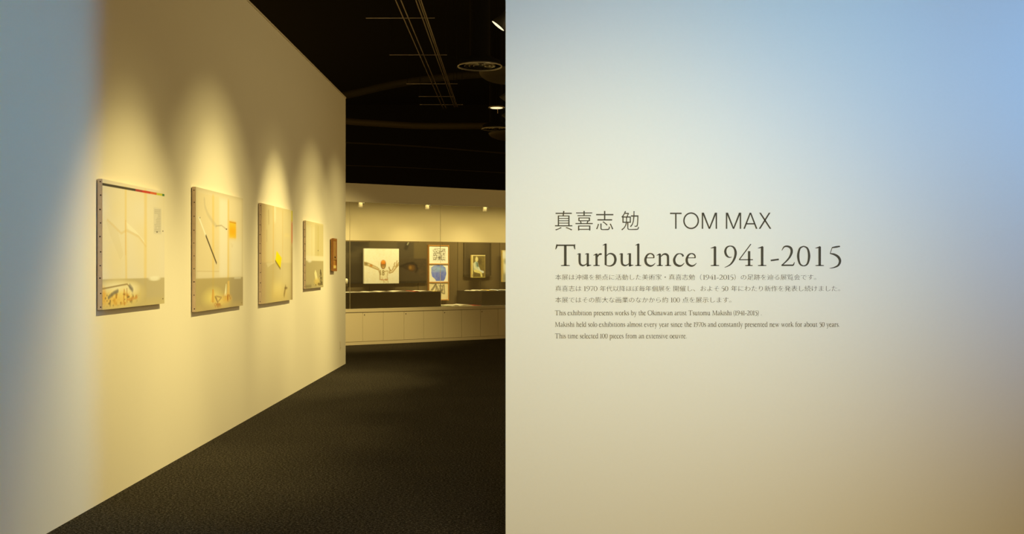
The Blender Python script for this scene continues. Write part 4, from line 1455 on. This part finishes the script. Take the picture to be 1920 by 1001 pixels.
# Japanese paragraph
JG = 'small Japanese text lines'
PITCH = 12.52


def jline(label, by, runs):
    V, Fc = [], []
    for kind, s, x0, x1 in runs:
        if kind == 'j':
            v, f = cjk(s, PITCH if x1 is None else (x1 - x0) / len(s), 0, 0.004, 0.013)
            v = [(x0 + (x * 1.0) - 0.4, y * .94) for x, y in v]
        else:
            v, f = serif_run(s, x0, x1, 8.6 / 245, 0.95)
        n = len(V)
        V += v
        Fc += [tuple(i + n for i in q) for q in f]
    me_v = [((x - 1040) * PXM, y * PXM) for x, y in V]
    o = flat_mesh('wall_text_line', me_v, Fc, M['ink2'])
    o.location = (tx(1040), ZR, tz(by))
    tag(o, label, 'lettering', JG)


jline('first line of small Japanese text, directly below the large serif title', 524.0, [
    ('j', '本展は沖縄を拠点に活動した美術家・真喜志勉', 1041, None), ('j', '（', 1304.2, None), ('d', '1941-2015', 1317.8, 1375), ('j', '）', 1376, None), ('j', 'の足跡を辿る展覧会です。', 1388.4, None)])
jline('second and longest line of small Japanese text, middle of the three', 545.3, [
    ('j', '真喜志は', 1041, None), ('d', '1970', 1094.6, 1120), ('j', '年代以降ほぼ毎年個展を', 1124.6, 1259), ('j', '開催し、', 1262.0, None), ('j', 'およそ', 1312.6, None), ('d', '50', 1352.6, 1365.4), ('j', '年にわたり新作を発表し続けました。', 1370.8, None)])
jline('third and shortest line of small Japanese text, just above the English text', 566.6, [
    ('j', '本展ではその膨大な画業のなかから約', 1041, None), ('d', '100', 1257.6, 1274.8), ('j', '点を', 1279.4, None), ('j', '展示します。', 1304.6, None)])

# English paragraph
EG = 'small English text lines'
for s, x0, x1, by, lb in (
        ('This exhibition presents works by the Okinawan artist Tsutomu Makishi (1941-2015) .', 1040.4, 1428.4, 590.9, 'first line of small serif English text, ending in a bracketed span of years'),
        ('Makishi held solo exhibitions almost every year since the 1970s and constantly presented new work for about 50 years.', 1040.2, 1574.6, 612.5, 'second and longest line of small serif English text'),
        ('This time selected 100 pieces from an extensive oeuvre.', 1040.4, 1288.2, 634.2, 'last and shortest line of small serif English text at the bottom')):
    V, Fc = serif_run(s, x0, x1, 6.2 / 154, 1.12, 3, 0.62)
    o = flat_mesh('wall_text_line', [((x - 1040) * PXM, y * PXM) for x, y in V], Fc, M['ink2'])
    o.location = (tx(1040), ZR, tz(by))
    tag(o, lb, 'lettering', EG)
